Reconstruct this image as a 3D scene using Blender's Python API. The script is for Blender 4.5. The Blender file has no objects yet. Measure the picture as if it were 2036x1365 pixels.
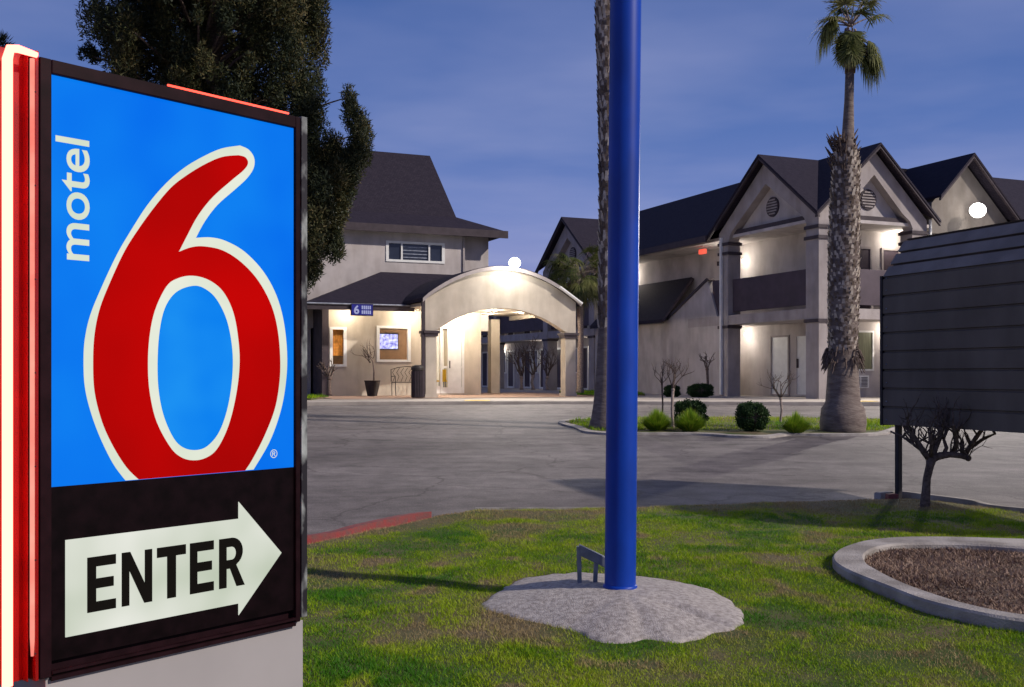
import bpy, math, random
import numpy as np
from mathutils import Vector, Matrix

random.seed(7)
rng = np.random.default_rng(7)
D = bpy.data
C = bpy.context.scene.collection
SC = bpy.context.scene
R = math.radians

# ------------------------------------------------------------------ camera
CAMZ, FPX, CX, HY = 1.75, 2100.0, 1018.0, 745.0
cam = D.cameras.new('camera'); cam_o = D.objects.new('camera', cam); C.objects.link(cam_o)
cam.sensor_width = 36.0; cam.lens = 36.0 * FPX / 2036.0
cam.shift_y = (HY - 682.5) / 2036.0
cam.clip_start = 0.1; cam.clip_end = 3000
cam_o.location = (0, 0, CAMZ); cam_o.rotation_euler = (R(90), 0, 0)
SC.camera = cam_o

# ------------------------------------------------------------------ world: dusk sky with thin clouds
W = D.worlds.new('World'); SC.world = W; W.use_nodes = True
wn = W.node_tree.nodes; wl = W.node_tree.links; wn.clear()
def wnode(t, **k):
    n = wn.new(t)
    for a, b in k.items(): setattr(n, a, b)
    return n
wout = wnode('ShaderNodeOutputWorld'); bg = wnode('ShaderNodeBackground')
sky = wnode('ShaderNodeTexSky', sky_type='NISHITA', sun_disc=False, sun_elevation=R(3), sun_rotation=R(100), ozone_density=3.0)
tc = wnode('ShaderNodeTexCoord'); sep = wnode('ShaderNodeSeparateXYZ')
wl.new(tc.outputs['Generated'], sep.inputs[0])
ramp = wnode('ShaderNodeValToRGB'); wl.new(sep.outputs['Z'], ramp.inputs[0])
cr = ramp.color_ramp
cr.elements[0].position = 0.0; cr.elements[0].color = (0.42, 0.40, 0.66, 1)
cr.elements[1].position = 1.0; cr.elements[1].color = (0.045, 0.08, 0.26, 1)
for p, c in ((0.08, (0.29, 0.32, 0.62, 1)), (0.15, (0.18, 0.25, 0.56, 1)), (0.22, (0.105, 0.185, 0.48, 1)), (0.32, (0.062, 0.135, 0.40, 1)), (0.5, (0.05, 0.09, 0.26, 1))):
    e = cr.elements.new(p); e.color = c
# cloud layer: project the direction on a plane overhead
mz = wnode('ShaderNodeMath', operation='MAXIMUM'); wl.new(sep.outputs['Z'], mz.inputs[0]); mz.inputs[1].default_value = 0.04
dx = wnode('ShaderNodeMath', operation='DIVIDE'); wl.new(sep.outputs['X'], dx.inputs[0]); wl.new(mz.outputs[0], dx.inputs[1])
dy = wnode('ShaderNodeMath', operation='DIVIDE'); wl.new(sep.outputs['Y'], dy.inputs[0]); wl.new(mz.outputs[0], dy.inputs[1])
cmb = wnode('ShaderNodeCombineXYZ'); wl.new(dx.outputs[0], cmb.inputs[0]); wl.new(dy.outputs[0], cmb.inputs[1])
ns = wnode('ShaderNodeTexNoise'); ns.inputs['Scale'].default_value = 0.42; ns.inputs['Detail'].default_value = 5; ns.inputs['Roughness'].default_value = 0.5
wl.new(cmb.outputs[0], ns.inputs['Vector'])
cramp = wnode('ShaderNodeValToRGB'); wl.new(ns.outputs[0], cramp.inputs[0])
cramp.color_ramp.elements[0].position = 0.42; cramp.color_ramp.elements[0].color = (0, 0, 0, 1)
cramp.color_ramp.elements[1].position = 0.72; cramp.color_ramp.elements[1].color = (0.55, 0.55, 0.55, 1)
mixc = wnode('ShaderNodeMix', data_type='RGBA'); wl.new(cramp.outputs[0], mixc.inputs[0])
wl.new(ramp.outputs[0], mixc.inputs[6]); mixc.inputs[7].default_value = (0.37, 0.40, 0.66, 1)
skm = wnode('ShaderNodeMix', data_type='RGBA'); skm.inputs[0].default_value = 0.06
skb = wnode('ShaderNodeVectorMath', operation='SCALE'); skb.inputs['Scale'].default_value = 0.12
wl.new(sky.outputs[0], skb.inputs[0])
wl.new(mixc.outputs[2], skm.inputs[6]); wl.new(skb.outputs[0], skm.inputs[7])
wl.new(skm.outputs[2], bg.inputs[0]); bg.inputs[1].default_value = 1.0
wl.new(bg.outputs[0], wout.inputs[0])

# ------------------------------------------------------------------ key light (low, from the right) and exposure
sun = D.lights.new('sun', 'SUN'); sun.energy = 3.6; sun.angle = R(1.5); sun.color = (1.0, 0.90, 0.80)
sun_o = D.objects.new('sun', sun); C.objects.link(sun_o)
SUN_DIR = Vector((-math.cos(R(36)), 0.34, -math.sin(R(36)))).normalized()      # the way the light travels
sun_o.rotation_euler = SUN_DIR.to_track_quat('-Z', 'Y').to_euler()
SC.view_settings.view_transform = 'Standard'; SC.view_settings.look = 'None'
SC.view_settings.exposure = 0.0; SC.view_settings.gamma = 1.0
SC.render.engine = 'CYCLES'
try:
    SC.cycles.use_denoising = True; SC.cycles.max_bounces = 6
    SC.cycles.sample_clamp_indirect = 4.0
except Exception: pass

# ------------------------------------------------------------------ helpers
def g(y):                                   # the lot rises gently away from the road, then levels out
    y = float(y)
    return 0.0323 * y if y < 30 else 0.969
def P(px, py, d): return Vector(((px - CX) / FPX * d, d, CAMZ + (HY - py) / FPX * d))
def G(px, py):                              # point on the sloping ground seen in direction px, py
    d = CAMZ / ((py - HY) / FPX + 0.0323)
    return Vector(((px - CX) / FPX * d, d, g(d)))

def mat(name, col, rough=0.8, var=0.12, scale=6.0, bump=0.0, bscale=60.0, col2=None, metal=0.0, emit=None, es=1.0, detail=4.0, spec=0.3, coat=0.0, ramp=(0.35, 0.65), stretch=None, streak=0):
    m = D.materials.new(name); m.use_nodes = True
    nt = m.node_tree; n = nt.nodes; l = nt.links
    b = n['Principled BSDF']
    b.inputs['Roughness'].default_value = rough; b.inputs['Metallic'].default_value = metal
    b.inputs['Specular IOR Level'].default_value = spec; b.inputs['Coat Weight'].default_value = coat
    tcn = n.new('ShaderNodeTexCoord'); vec = tcn.outputs['Object']
    if stretch:
        mp = n.new('ShaderNodeMapping'); mp.inputs['Scale'].default_value = stretch; l.new(vec, mp.inputs[0]); vec = mp.outputs[0]
    t = n.new('ShaderNodeTexNoise'); t.inputs['Scale'].default_value = scale; t.inputs['Detail'].default_value = detail
    l.new(vec, t.inputs['Vector'])
    r = n.new('ShaderNodeValToRGB'); l.new(t.outputs[0], r.inputs[0])
    r.color_ramp.elements[0].position = ramp[0]; r.color_ramp.elements[1].position = ramp[1]
    c = tuple(col) + (1,)
    c2 = tuple(col2) + (1,) if col2 else tuple(min(1, x * (1 + var)) for x in col) + (1,)
    c1 = c if col2 else tuple(x * (1 - var) for x in col) + (1,)
    r.color_ramp.elements[0].color = c1; r.color_ramp.elements[1].color = c2
    if streak:      # rain streaks and grime running down the wall
        mp2 = n.new('ShaderNodeMapping'); mp2.inputs['Scale'].default_value = (1.6, 1.6, .45); l.new(tcn.outputs['Object'], mp2.inputs[0])
        t3 = n.new('ShaderNodeTexNoise'); t3.inputs['Scale'].default_value = 1.6; t3.inputs['Detail'].default_value = 8; l.new(mp2.outputs[0], t3.inputs['Vector'])
        r3 = n.new('ShaderNodeValToRGB'); r3.color_ramp.elements[0].position = .38; r3.color_ramp.elements[0].color = (.86, .845, .83, 1); r3.color_ramp.elements[1].position = .56; r3.color_ramp.elements[1].color = (1, 1, 1, 1); l.new(t3.outputs[0], r3.inputs[0])
        mm = n.new('ShaderNodeMix'); mm.data_type = 'RGBA'; mm.blend_type = 'MULTIPLY'; mm.inputs[0].default_value = 1; l.new(r.outputs[0], mm.inputs[6]); l.new(r3.outputs[0], mm.inputs[7])
        l.new(mm.outputs[2], b.inputs['Base Color'])
    if emit is not None: b.inputs['Specular IOR Level'].default_value = 0.0; b.inputs['Roughness'].default_value = 0.6
    if emit is None:
        if not streak: l.new(r.outputs[0], b.inputs['Base Color'])
    else:
        b.inputs['Base Color'].default_value = (0.002, 0.002, 0.002, 1)
        l.new(r.outputs[0], b.inputs['Emission Color']); b.inputs['Emission Strength'].default_value = es
    if bump:
        t2 = n.new('ShaderNodeTexNoise'); t2.inputs['Scale'].default_value = bscale; t2.inputs['Detail'].default_value = 5
        l.new(vec, t2.inputs['Vector'])
        bm_ = n.new('ShaderNodeBump'); bm_.inputs['Strength'].default_value = bump; bm_.inputs['Distance'].default_value = 0.02
        l.new(t2.outputs[0], bm_.inputs['Height']); l.new(bm_.outputs[0], b.inputs['Normal'])
    return m

def tag(o, label=None, cat=None, group=None, kind=None):
    if label: o['label'] = label
    if cat: o['category'] = cat
    if group: o['group'] = group
    if kind: o['kind'] = kind
    return o
def empty(name, loc, rz=0.0, **k):
    o = D.objects.new(name, None); C.objects.link(o); o.location = loc; o.rotation_euler = (0, 0, rz)
    o.empty_display_size = 0.2
    return tag(o, **k)

class MB:
    """collects faces; build() links them as one mesh object"""
    def __init__(s): s.v = []; s.f = []; s.mi = []
    def poly(s, pts, mi=0):
        i = len(s.v); s.v += [tuple(p) for p in pts]; s.f.append(tuple(range(i, i + len(pts)))); s.mi.append(mi)
    def faces(s, vs, fs, mi=0):
        i = len(s.v); s.v += [tuple(p) for p in vs]
        for f in fs: s.f.append(tuple(i + k for k in f)); s.mi.append(mi)
    def box(s, x0, x1, y0, y1, z0, z1, mi=0):
        vs = [(x0, y0, z0), (x1, y0, z0), (x1, y1, z0), (x0, y1, z0), (x0, y0, z1), (x1, y0, z1), (x1, y1, z1), (x0, y1, z1)]
        s.faces(vs, [(0, 3, 2, 1), (4, 5, 6, 7), (0, 1, 5, 4), (1, 2, 6, 5), (2, 3, 7, 6), (3, 0, 4, 7)], mi)
        return s
    def prism(s, pts2, mapf, a, b, mi=0):
        """extrude polygon pts2 between depths a and b; mapf(p, t) -> xyz"""
        n = len(pts2); vs = [mapf(p, a) for p in pts2] + [mapf(p, b) for p in pts2]
        fs = [tuple(range(n)), tuple(range(2 * n - 1, n - 1, -1))]
        for k in range(n): fs.append((k, n + k, n + (k + 1) % n, (k + 1) % n))
        s.faces(vs, fs, mi); return s
    def tube(s, pts, rad, seg=8, cap=True, mi=0):
        pts = [Vector(p) for p in pts]
        rad = rad if isinstance(rad, (list, tuple)) else [rad] * len(pts)
        base = len(s.v); n = len(pts); prev = None
        for k, p in enumerate(pts):
            t = (pts[min(k + 1, n - 1)] - pts[max(k - 1, 0)])
            t = t.normalized() if t.length > 1e-9 else Vector((0, 0, 1))
            if prev is None:
                a = t.cross(Vector((0, 1, 0)) if abs(t.y) < 0.9 else Vector((1, 0, 0))).normalized()
            else:
                a = (prev - t * prev.dot(t))
                a = a.normalized() if a.length > 1e-6 else t.orthogonal().normalized()
            prev = a; b = t.cross(a)
            for j in range(seg):
                an = 2 * math.pi * j / seg
                s.v.append(tuple(p + (a * math.cos(an) + b * math.sin(an)) * rad[k]))
        for k in range(n - 1):
            for j in range(seg):
                s.f.append((base + k * seg + j, base + k * seg + (j + 1) % seg, base + (k + 1) * seg + (j + 1) % seg, base + (k + 1) * seg + j)); s.mi.append(mi)
        if cap:
            s.f.append(tuple(base + j for j in range(seg))[::-1]); s.mi.append(mi)
            s.f.append(tuple(base + (n - 1) * seg + j for j in range(seg))); s.mi.append(mi)
        return s
    def sphere(s, c, r, seg=14, rings=8, sc=(1, 1, 1), mi=0):
        vs = []; fs = []
        for i in range(rings + 1):
            th = math.pi * i / rings
            for j in range(seg):
                ph = 2 * math.pi * j / seg
                vs.append((c[0] + r * sc[0] * math.sin(th) * math.cos(ph), c[1] + r * sc[1] * math.sin(th) * math.sin(ph), c[2] + r * sc[2] * math.cos(th)))
        for i in range(rings):
            for j in range(seg):
                fs.append((i * seg + j, (i + 1) * seg + j, (i + 1) * seg + (j + 1) % seg, i * seg + (j + 1) % seg))
        s.faces(vs, fs, mi); return s
    def build(s, name, m, parent=None, smooth=False, bevel=0.0, **k):
        me = D.meshes.new(name); me.from_pydata(s.v, [], s.f)
        for mm in (m if isinstance(m, (list, tuple)) else [m]): me.materials.append(mm)
        if any(s.mi): me.polygons.foreach_set('material_index', s.mi)
        if smooth: me.polygons.foreach_set('use_smooth', [True] * len(me.polygons))
        me.update(); me.validate()
        o = D.objects.new(name, me); C.objects.link(o)
        if parent: o.parent = parent
        if bevel:
            b = o.modifiers.new('bevel', 'BEVEL'); b.width = bevel; b.segments = 2; b.limit_method = 'ANGLE'
        return tag(o, **k)

def tris_mesh(name, V, m, parent=None, attr=None, **k):
    """V: (n,3,3) array of triangles"""
    n = len(V); me = D.meshes.new(name)
    me.vertices.add(n * 3); me.vertices.foreach_set('co', V.reshape(-1).astype(np.float32))
    me.loops.add(n * 3); me.loops.foreach_set('vertex_index', np.arange(n * 3, dtype=np.int32))
    me.polygons.add(n); me.polygons.foreach_set('loop_start', np.arange(0, n * 3, 3, dtype=np.int32))
    me.polygons.foreach_set('loop_total', np.full(n, 3, dtype=np.int32))
    me.materials.append(m); me.update()
    if attr is not None:
        a = me.attributes.new('tone', 'FLOAT', 'POINT'); a.data.foreach_set('value', np.repeat(attr, 3).astype(np.float32))
    o = D.objects.new(name, me); C.objects.link(o)
    if parent: o.parent = parent
    return tag(o, **k)

def vnoise(x, y, sc, seed=0):
    x = np.asarray(x, float) * sc + 1000; y = np.asarray(y, float) * sc + 1000
    xi = np.floor(x).astype(int); yi = np.floor(y).astype(int); fx = x - xi; fy = y - yi
    fx = fx * fx * (3 - 2 * fx); fy = fy * fy * (3 - 2 * fy)
    def h(a, b):
        v = np.sin(a * 127.1 + b * 311.7 + seed * 74.7) * 43758.5453
        return v - np.floor(v)
    return (h(xi, yi) * (1 - fx) + h(xi + 1, yi) * fx) * (1 - fy) + (h(xi, yi + 1) * (1 - fx) + h(xi + 1, yi + 1) * fx) * fy

def smooth_loop(pts, n=6, closed=True):
    pts = [Vector(p) for p in pts]; N = len(pts); out = []
    rg = N if closed else N - 1
    for i in range(rg):
        p0 = pts[(i - 1) % N] if closed or i > 0 else pts[0]; p1 = pts[i]
        p2 = pts[(i + 1) % N]; p3 = pts[(i + 2) % N] if closed or i + 2 < N else pts[-1]
        for k in range(n):
            t = k / n
            out.append(0.5 * ((2 * p1) + (p2 - p0) * t + (2 * p0 - 5 * p1 + 4 * p2 - p3) * t * t + (3 * p1 - p0 - 3 * p2 + p3) * t ** 3))
    if not closed: out.append(pts[-1])
    return out

def text_mesh(body, mapf, name, m, parent, bold=0.0, box=None, thick=0.004, space=1.0):
    """text as mesh, scaled to fill box (a0,a1,b0,b1), each vertex sent through mapf(a, b, depth)"""
    cu = D.curves.new('txt', 'FONT'); cu.body = body; cu.offset = bold; cu.space_character = space; cu.resolution_u = 6
    o = D.objects.new('txt', cu); C.objects.link(o); bpy.context.view_layer.update()
    me = D.meshes.new_from_object(o.evaluated_get(bpy.context.evaluated_depsgraph_get()))
    D.objects.remove(o)
    co = np.array([v.co[:] for v in me.vertices]); lo = co.min(0); hi = co.max(0)
    a0, a1, b0, b1 = box
    for v in me.vertices:
        s_ = (v.co.x - lo[0]) / (hi[0] - lo[0]); t_ = (v.co.y - lo[1]) / (hi[1] - lo[1])
        v.co = mapf(a0 + (a1 - a0) * s_, b0 + (b1 - b0) * t_, thick)
    me.name = name; me.materials.clear(); me.materials.append(m)
    r = D.objects.new(name, me); C.objects.link(r)
    if parent: r.parent = parent
    return r

# ------------------------------------------------------------------ materials
M = {}
def asphalt():
    m = D.materials.new('asphalt'); m.use_nodes = True; n = m.node_tree.nodes; l = m.node_tree.links; b = n['Principled BSDF']
    b.inputs['Roughness'].default_value = 0.78; b.inputs['Specular IOR Level'].default_value = 0.35
    tcn = n.new('ShaderNodeTexCoord')
    def mapped(sc, rot=0):
        q = n.new('ShaderNodeMapping'); q.inputs['Scale'].default_value = sc; q.inputs['Rotation'].default_value = (0, 0, rot); l.new(tcn.outputs['Object'], q.inputs[0]); return q.outputs[0]
    def noise(sc, scale, det=6, rot=0, rough=.55):
        q = n.new('ShaderNodeTexNoise'); q.inputs['Scale'].default_value = scale; q.inputs['Detail'].default_value = det; q.inputs['Roughness'].default_value = rough; l.new(mapped(sc, rot), q.inputs['Vector']); return q.outputs[0]
    def ramp(x, a, c, lo, hi):
        q = n.new('ShaderNodeValToRGB'); q.color_ramp.elements[0].position = lo; q.color_ramp.elements[1].position = hi
        q.color_ramp.elements[0].color = a + (1,); q.color_ramp.elements[1].color = c + (1,); l.new(x, q.inputs[0]); return q.outputs[0]
    def mul(a, c, f=1.0):
        q = n.new('ShaderNodeMix'); q.data_type = 'RGBA'; q.blend_type = 'MULTIPLY'; q.inputs[0].default_value = f; l.new(a, q.inputs[6]); l.new(c, q.inputs[7]); return q.outputs[2]
    base = ramp(noise((1, 1.6, 1), .30, 8), (0.135, 0.117, 0.110), (0.20, 0.176, 0.166), .34, .66)
    base = mul(base, ramp(noise((.5, 3.2, 1), .8, 7, .12), (.78, .77, .78), (1.08, 1.08, 1.08), .34, .64))     # tyre-worn streaks
    base = mul(base, ramp(noise((1, 1, 1), 2.3, 9, 0, .7), (.70, .70, .70), (1.12, 1.12, 1.12), .38, .60))
    base = mul(base, ramp(noise((1, 1, 1), 75, 3), (.55, .55, .55), (1.35, 1.35, 1.35), .30, .70))               # aggregate
    oil = ramp(noise((1, 1, 1), .9, 3, .5), (1, 1, 1), (.55, .54, .55), .66, .74); base = mul(base, oil)
    v = n.new('ShaderNodeTexVoronoi'); v.feature = 'DISTANCE_TO_EDGE'; v.inputs['Scale'].default_value = .33
    wv = n.new('ShaderNodeTexNoise'); wv.inputs['Scale'].default_value = 1.2; wv.inputs['Detail'].default_value = 6; l.new(tcn.outputs['Object'], wv.inputs['Vector'])
    ad = n.new('ShaderNodeMix'); ad.data_type = 'RGBA'; ad.blend_type = 'ADD'; ad.inputs[0].default_value = 1.6; l.new(tcn.outputs['Object'], ad.inputs[6]); l.new(wv.outputs[1], ad.inputs[7]); l.new(ad.outputs[2], v.inputs['Vector'])
    ad.clamp_result = False
    base = mul(base, ramp(v.outputs['Distance'], (.62, .60, .60), (1, 1, 1), .003, .010))                          # cracks
    l.new(base, b.inputs['Base Color'])
    bp = n.new('ShaderNodeBump'); bp.inputs['Strength'].default_value = .5; bp.inputs['Distance'].default_value = .012; l.new(noise((1, 1, 1), 60, 4), bp.inputs['Height']); l.new(bp.outputs[0], b.inputs['Normal'])
    return m
M['asphalt'] = asphalt()
M['earth'] = mat('earth', (0.09, 0.075, 0.055), 0.95, col2=(0.16, 0.13, 0.09), scale=0.6, bump=0.3)
M['sidewalk'] = mat('sidewalk', (0.36, 0.32, 0.28), 0.85, var=0.15, scale=2.5, bump=0.15, bscale=70, detail=8)
M['porch'] = mat('porch_floor', (0.36, 0.24, 0.18), 0.7, var=0.15, scale=3, bump=0.05)
M['concrete'] = mat('concrete', (0.25, 0.225, 0.20), 0.9, col2=(0.44, 0.405, 0.37), scale=4, bump=0.5, bscale=70, detail=12)
M['redkerb'] = mat('red_kerb_paint', (0.29, 0.05, 0.05), 0.8, col2=(0.17, 0.075, 0.07), scale=14, bump=0.3, bscale=60, detail=8)
M['stucco'] = mat('stucco', (0.35, 0.315, 0.31), 0.9, streak=1, var=0.12, scale=1.6, bump=0.35, bscale=45, detail=8)
M['stucco_lt'] = mat('light_stucco', (0.47, 0.43, 0.42), 0.9, streak=1, var=0.12, scale=1.3, bump=0.3, bscale=45, detail=8)
M['cream'] = mat('cream_stucco', (0.50, 0.445, 0.37), 0.9, streak=1, var=0.12, scale=1.3, bump=0.3, bscale=45, detail=8)
M['trim'] = mat('dark_trim', (0.050, 0.038, 0.046), 0.7, var=0.15, scale=5)
M['purple'] = mat('purple_panel', (0.068, 0.050, 0.066), 0.7, var=0.12, scale=3, bump=0.1)
M['shadewall'] = mat('shaded_wall', (0.06, 0.05, 0.06), 0.8, var=0.2, scale=4)  # shade on the office's left side, put into a dark wall colour
M['white'] = mat('white_paint', (0.72, 0.72, 0.70), 0.55, var=0.05, scale=5)
M['metal'] = mat('grey_metal', (0.22, 0.24, 0.29), 0.5, var=0.25, scale=8, metal=0.5, bump=0.1)
M['black'] = mat('black_paint', (0.02, 0.018, 0.022), 0.5, var=0.3, scale=8)
M['glass'] = mat('dark_glass', (0.02, 0.025, 0.04), 0.12, var=0.2, scale=2, spec=0.6)
M['bark'] = mat('bark', (0.075, 0.052, 0.042), 0.95, col2=(0.17, 0.125, 0.105), scale=25, bump=0.8, bscale=40)
M['barkpale'] = mat('pale_bark', (0.22, 0.17, 0.15), 0.95, col2=(0.36, 0.29, 0.25), scale=20, bump=0.5, bscale=40)
M['clay'] = mat('dark_pot', (0.035, 0.03, 0.028), 0.6, var=0.2, scale=5)
M['yellow'] = mat('yellow_paint', (0.70, 0.50, 0.14), 0.8, var=0.15, scale=10)
M['yellowchair'] = mat('yellow_plastic', (0.75, 0.50, 0.05), 0.5, var=0.05)
M['tan'] = mat('tan_wall', (0.11, 0.062, 0.035), 0.8, var=0.2, scale=3)

def shingle():
    m = D.materials.new('shingles'); m.use_nodes = True; n = m.node_tree.nodes; l = m.node_tree.links; b = n['Principled BSDF']
    b.inputs['Roughness'].default_value = 0.85; b.inputs['Specular IOR Level'].default_value = 0.25
    t = n.new('ShaderNodeTexCoord'); s = n.new('ShaderNodeSeparateXYZ'); l.new(t.outputs['Object'], s.inputs[0])
    ad = n.new('ShaderNodeMath'); ad.operation = 'ADD'; l.new(s.outputs[0], ad.inputs[0]); l.new(s.outputs[1], ad.inputs[1])
    cb = n.new('ShaderNodeCombineXYZ'); l.new(ad.outputs[0], cb.inputs[0]); l.new(s.outputs[2], cb.inputs[1])
    br = n.new('ShaderNodeTexBrick'); br.inputs['Scale'].default_value = 5.5; l.new(cb.outputs[0], br.inputs[0])
    br.inputs['Color1'].default_value = (0.020, 0.016, 0.029, 1); br.inputs['Color2'].default_value = (0.031, 0.025, 0.040, 1)
    br.inputs['Mortar'].default_value = (0.012, 0.009, 0.018, 1); br.inputs['Mortar Size'].default_value = 0.03
    l.new(br.outputs[0], b.inputs['Base Color'])
    bp = n.new('ShaderNodeBump'); bp.inputs['Strength'].default_value = 0.4; bp.inputs['Distance'].default_value = 0.02
    l.new(br.outputs['Fac'], bp.inputs['Height']); bp.invert = True; l.new(bp.outputs[0], b.inputs['Normal'])
    return m
M['roof'] = shingle()

def leafmat(name, c0, c1, c2, noise=3.0, attr=False, trans=0.25):
    m = D.materials.new(name); m.use_nodes = True; n = m.node_tree.nodes; l = m.node_tree.links; b = n['Principled BSDF']
    b.inputs['Roughness'].default_value = 0.65; b.inputs['Specular IOR Level'].default_value = 0.25
    r = n.new('ShaderNodeValToRGB'); e = r.color_ramp.elements
    e[0].position = 0.15; e[0].color = c0 + (1,); e[1].position = 0.85; e[1].color = c2 + (1,)
    x = e.new(0.5); x.color = c1 + (1,)
    if attr:
        a = n.new('ShaderNodeAttribute'); a.attribute_name = 'tone'; l.new(a.outputs['Fac'], r.inputs[0])
    else:
        t = n.new('ShaderNodeTexCoord'); q = n.new('ShaderNodeTexNoise'); q.inputs['Scale'].default_value = noise; q.inputs['Detail'].default_value = 6
        l.new(t.outputs['Object'], q.inputs['Vector']); l.new(q.outputs[0], r.inputs[0])
    l.new(r.outputs[0], b.inputs['Base Color'])
    if trans:
        tr = n.new('ShaderNodeBsdfTranslucent'); l.new(r.outputs[0], tr.inputs[0])
        mx = n.new('ShaderNodeMixShader'); mx.inputs[0].default_value = trans
        l.new(b.outputs[0], mx.inputs[1]); l.new(tr.outputs[0], mx.inputs[2]); l.new(mx.outputs[0], n['Material Output'].inputs[0])
    return m
M['grass'] = leafmat('grass_blades', (0.055, 0.20, 0.006), (0.34, 0.46, 0.004), (0.36, 0.27, 0.13), attr=True)
M['lawn'] = mat('lawn_soil', (0.045, 0.085, 0.010), 0.95, col2=(0.13, 0.10, 0.055), scale=1.6, bump=0.6, bscale=30, detail=8)
M['drysoil'] = mat('mulch_soil', (0.10, 0.07, 0.05), 0.95, col2=(0.20, 0.15, 0.11), scale=12, bump=0.8, bscale=40, detail=8)
M['straw'] = leafmat('dry_leaves', (0.10, 0.055, 0.04), (0.27, 0.18, 0.13), (0.42, 0.30, 0.22), attr=True, trans=0.1)
M['needles'] = leafmat('conifer_needles', (0.016, 0.026, 0.014), (0.045, 0.052, 0.018), (0.11, 0.085, 0.03), attr=True, trans=0.15)
M['boxleaf'] = leafmat('hedge_leaves', (0.012, 0.035, 0.010), (0.028, 0.065, 0.016), (0.06, 0.11, 0.03), attr=True)
M['tuft'] = leafmat('strap_leaves', (0.09, 0.19, 0.015), (0.22, 0.36, 0.02), (0.42, 0.46, 0.05), attr=True, trans=0.35)
M['frond'] = leafmat('palm_fronds', (0.05, 0.07, 0.02), (0.13, 0.15, 0.04), (0.30, 0.28, 0.12), attr=True, trans=0.3)

def aggregate():
    m = mat('exposed_aggregate', (0.26, 0.23, 0.21), 0.95, col2=(0.50, 0.455, 0.42), scale=34, bump=0.6, bscale=130, detail=15, ramp=(.30, .66))
    return m
M['aggregate'] = aggregate()

# emitters (lamps, backlit sign, screen)
def emat(name, c1, c2, s, scale=2.0): return mat(name, c1, 0.4, col2=c2, scale=scale, emit=True, es=s, detail=2, ramp=(0.3, 0.7))
M['e_blue'] = emat('backlit_blue', (0.0, 0.145, 0.84), (0.004, 0.235, 0.90), 1.0, 1.6)
M['e_bluehole'] = emat('backlit_blue_bright', (0.0, 0.20, 0.86), (0.012, 0.30, 0.90), 1.0, 2.5)
M['e_white'] = emat('backlit_white', (0.66, 0.74, 0.60), (0.84, 0.86, 0.74), 1.0, 3.0)
M['e_red'] = emat('backlit_red', (0.36, 0.0, 0.0), (0.56, 0.0, 0.0), 1.0, 1.4)
M['e_arrow'] = emat('backlit_arrow', (0.52, 0.58, 0.46), (0.86, 0.86, 0.80), 1.0, 2.2)
M['e_neon'] = emat('neon_core', (1.0, 0.12, 0.085), (1.0, 0.125, 0.09), 9.0, 1.0)
M['e_neonred'] = emat('neon_red', (1.0, 0.05, 0.03), (1.0, 0.09, 0.06), 3.0, 1.0)
M['e_lamp'] = emat('lamp_white', (1.0, 0.97, 0.92), (1.0, 0.97, 0.92), 9.0)
M['e_warm'] = emat('lamp_warm', (1.0, 0.78, 0.50), (1.0, 0.80, 0.55), 14.0)
M['e_exit'] = emat('lamp_red', (1.0, 0.10, 0.06), (1.0, 0.16, 0.10), 1.1)
M['e_tv'] = emat('tv_picture', (0.08, 0.07, 0.45), (0.75, 0.75, 1.0), 1.5, 9.0)
M['e_strip'] = emat('strip_light', (1.0, 0.97, 0.88), (1.0, 0.97, 0.88), 2.0)
M['channel'] = mat('red_channel_paint', (0.22, 0.003, 0.003), 0.30, var=0.2, scale=5, coat=0.1, spec=0.4)
M['cabinet'] = mat('cabinet_black', (0.005, 0.002, 0.003), 0.4, var=0.4, scale=14, spec=0.10)
M['frame'] = mat('cabinet_frame', (0.014, 0.005, 0.007), 0.45, var=0.3, scale=12, spec=0.08)
M['worn'] = mat('worn_edge', (0.015, 0.013, 0.018), 0.5, col2=(0.42, 0.45, 0.44), scale=9, detail=10, ramp=(0.48, 0.66), stretch=(1, 1, 0.5))
M['blackletter'] = mat('black_lettering', (0.006, 0.005, 0.004), 0.7, var=0.1, spec=0.05)
M['bluepole'] = mat('blue_enamel', (0.0, 0.042, 0.36), 0.42, var=0.22, scale=4, spec=0.35, coat=0.05, detail=9, stretch=(1, 1, .4), bump=0.03, bscale=8)
M['pedestal'] = mat('pedestal_paint', (0.34, 0.32, 0.32), 0.7, var=0.05, scale=2)

# ------------------------------------------------------------------ ground, lot, lawn
def strip_sheet(name, xs, ys, zf, m, **k):
    b = MB(); nx, ny = len(xs), len(ys)
    vs = [(x, y, zf(x, y)) for y in ys for x in xs]
    fs = [(j * nx + i, j * nx + i + 1, (j + 1) * nx + i + 1, (j + 1) * nx + i) for j in range(ny - 1) for i in range(nx - 1)]
    b.faces(vs, fs); return b.build(name, m, **k)
strip_sheet('ground', [-900, -100, 0, 100, 900], [-400, 0, 30, 60, 900], lambda x, y: g(max(y, -20)) - 0.06, M['earth'], kind='structure')
strip_sheet('parking_lot', [-70, -20, 0, 20, 80], [-12, 0, 10, 20, 29.5, 30, 70], lambda x, y: g(y) - 0.004 * 0, M['asphalt'], kind='structure')

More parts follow.
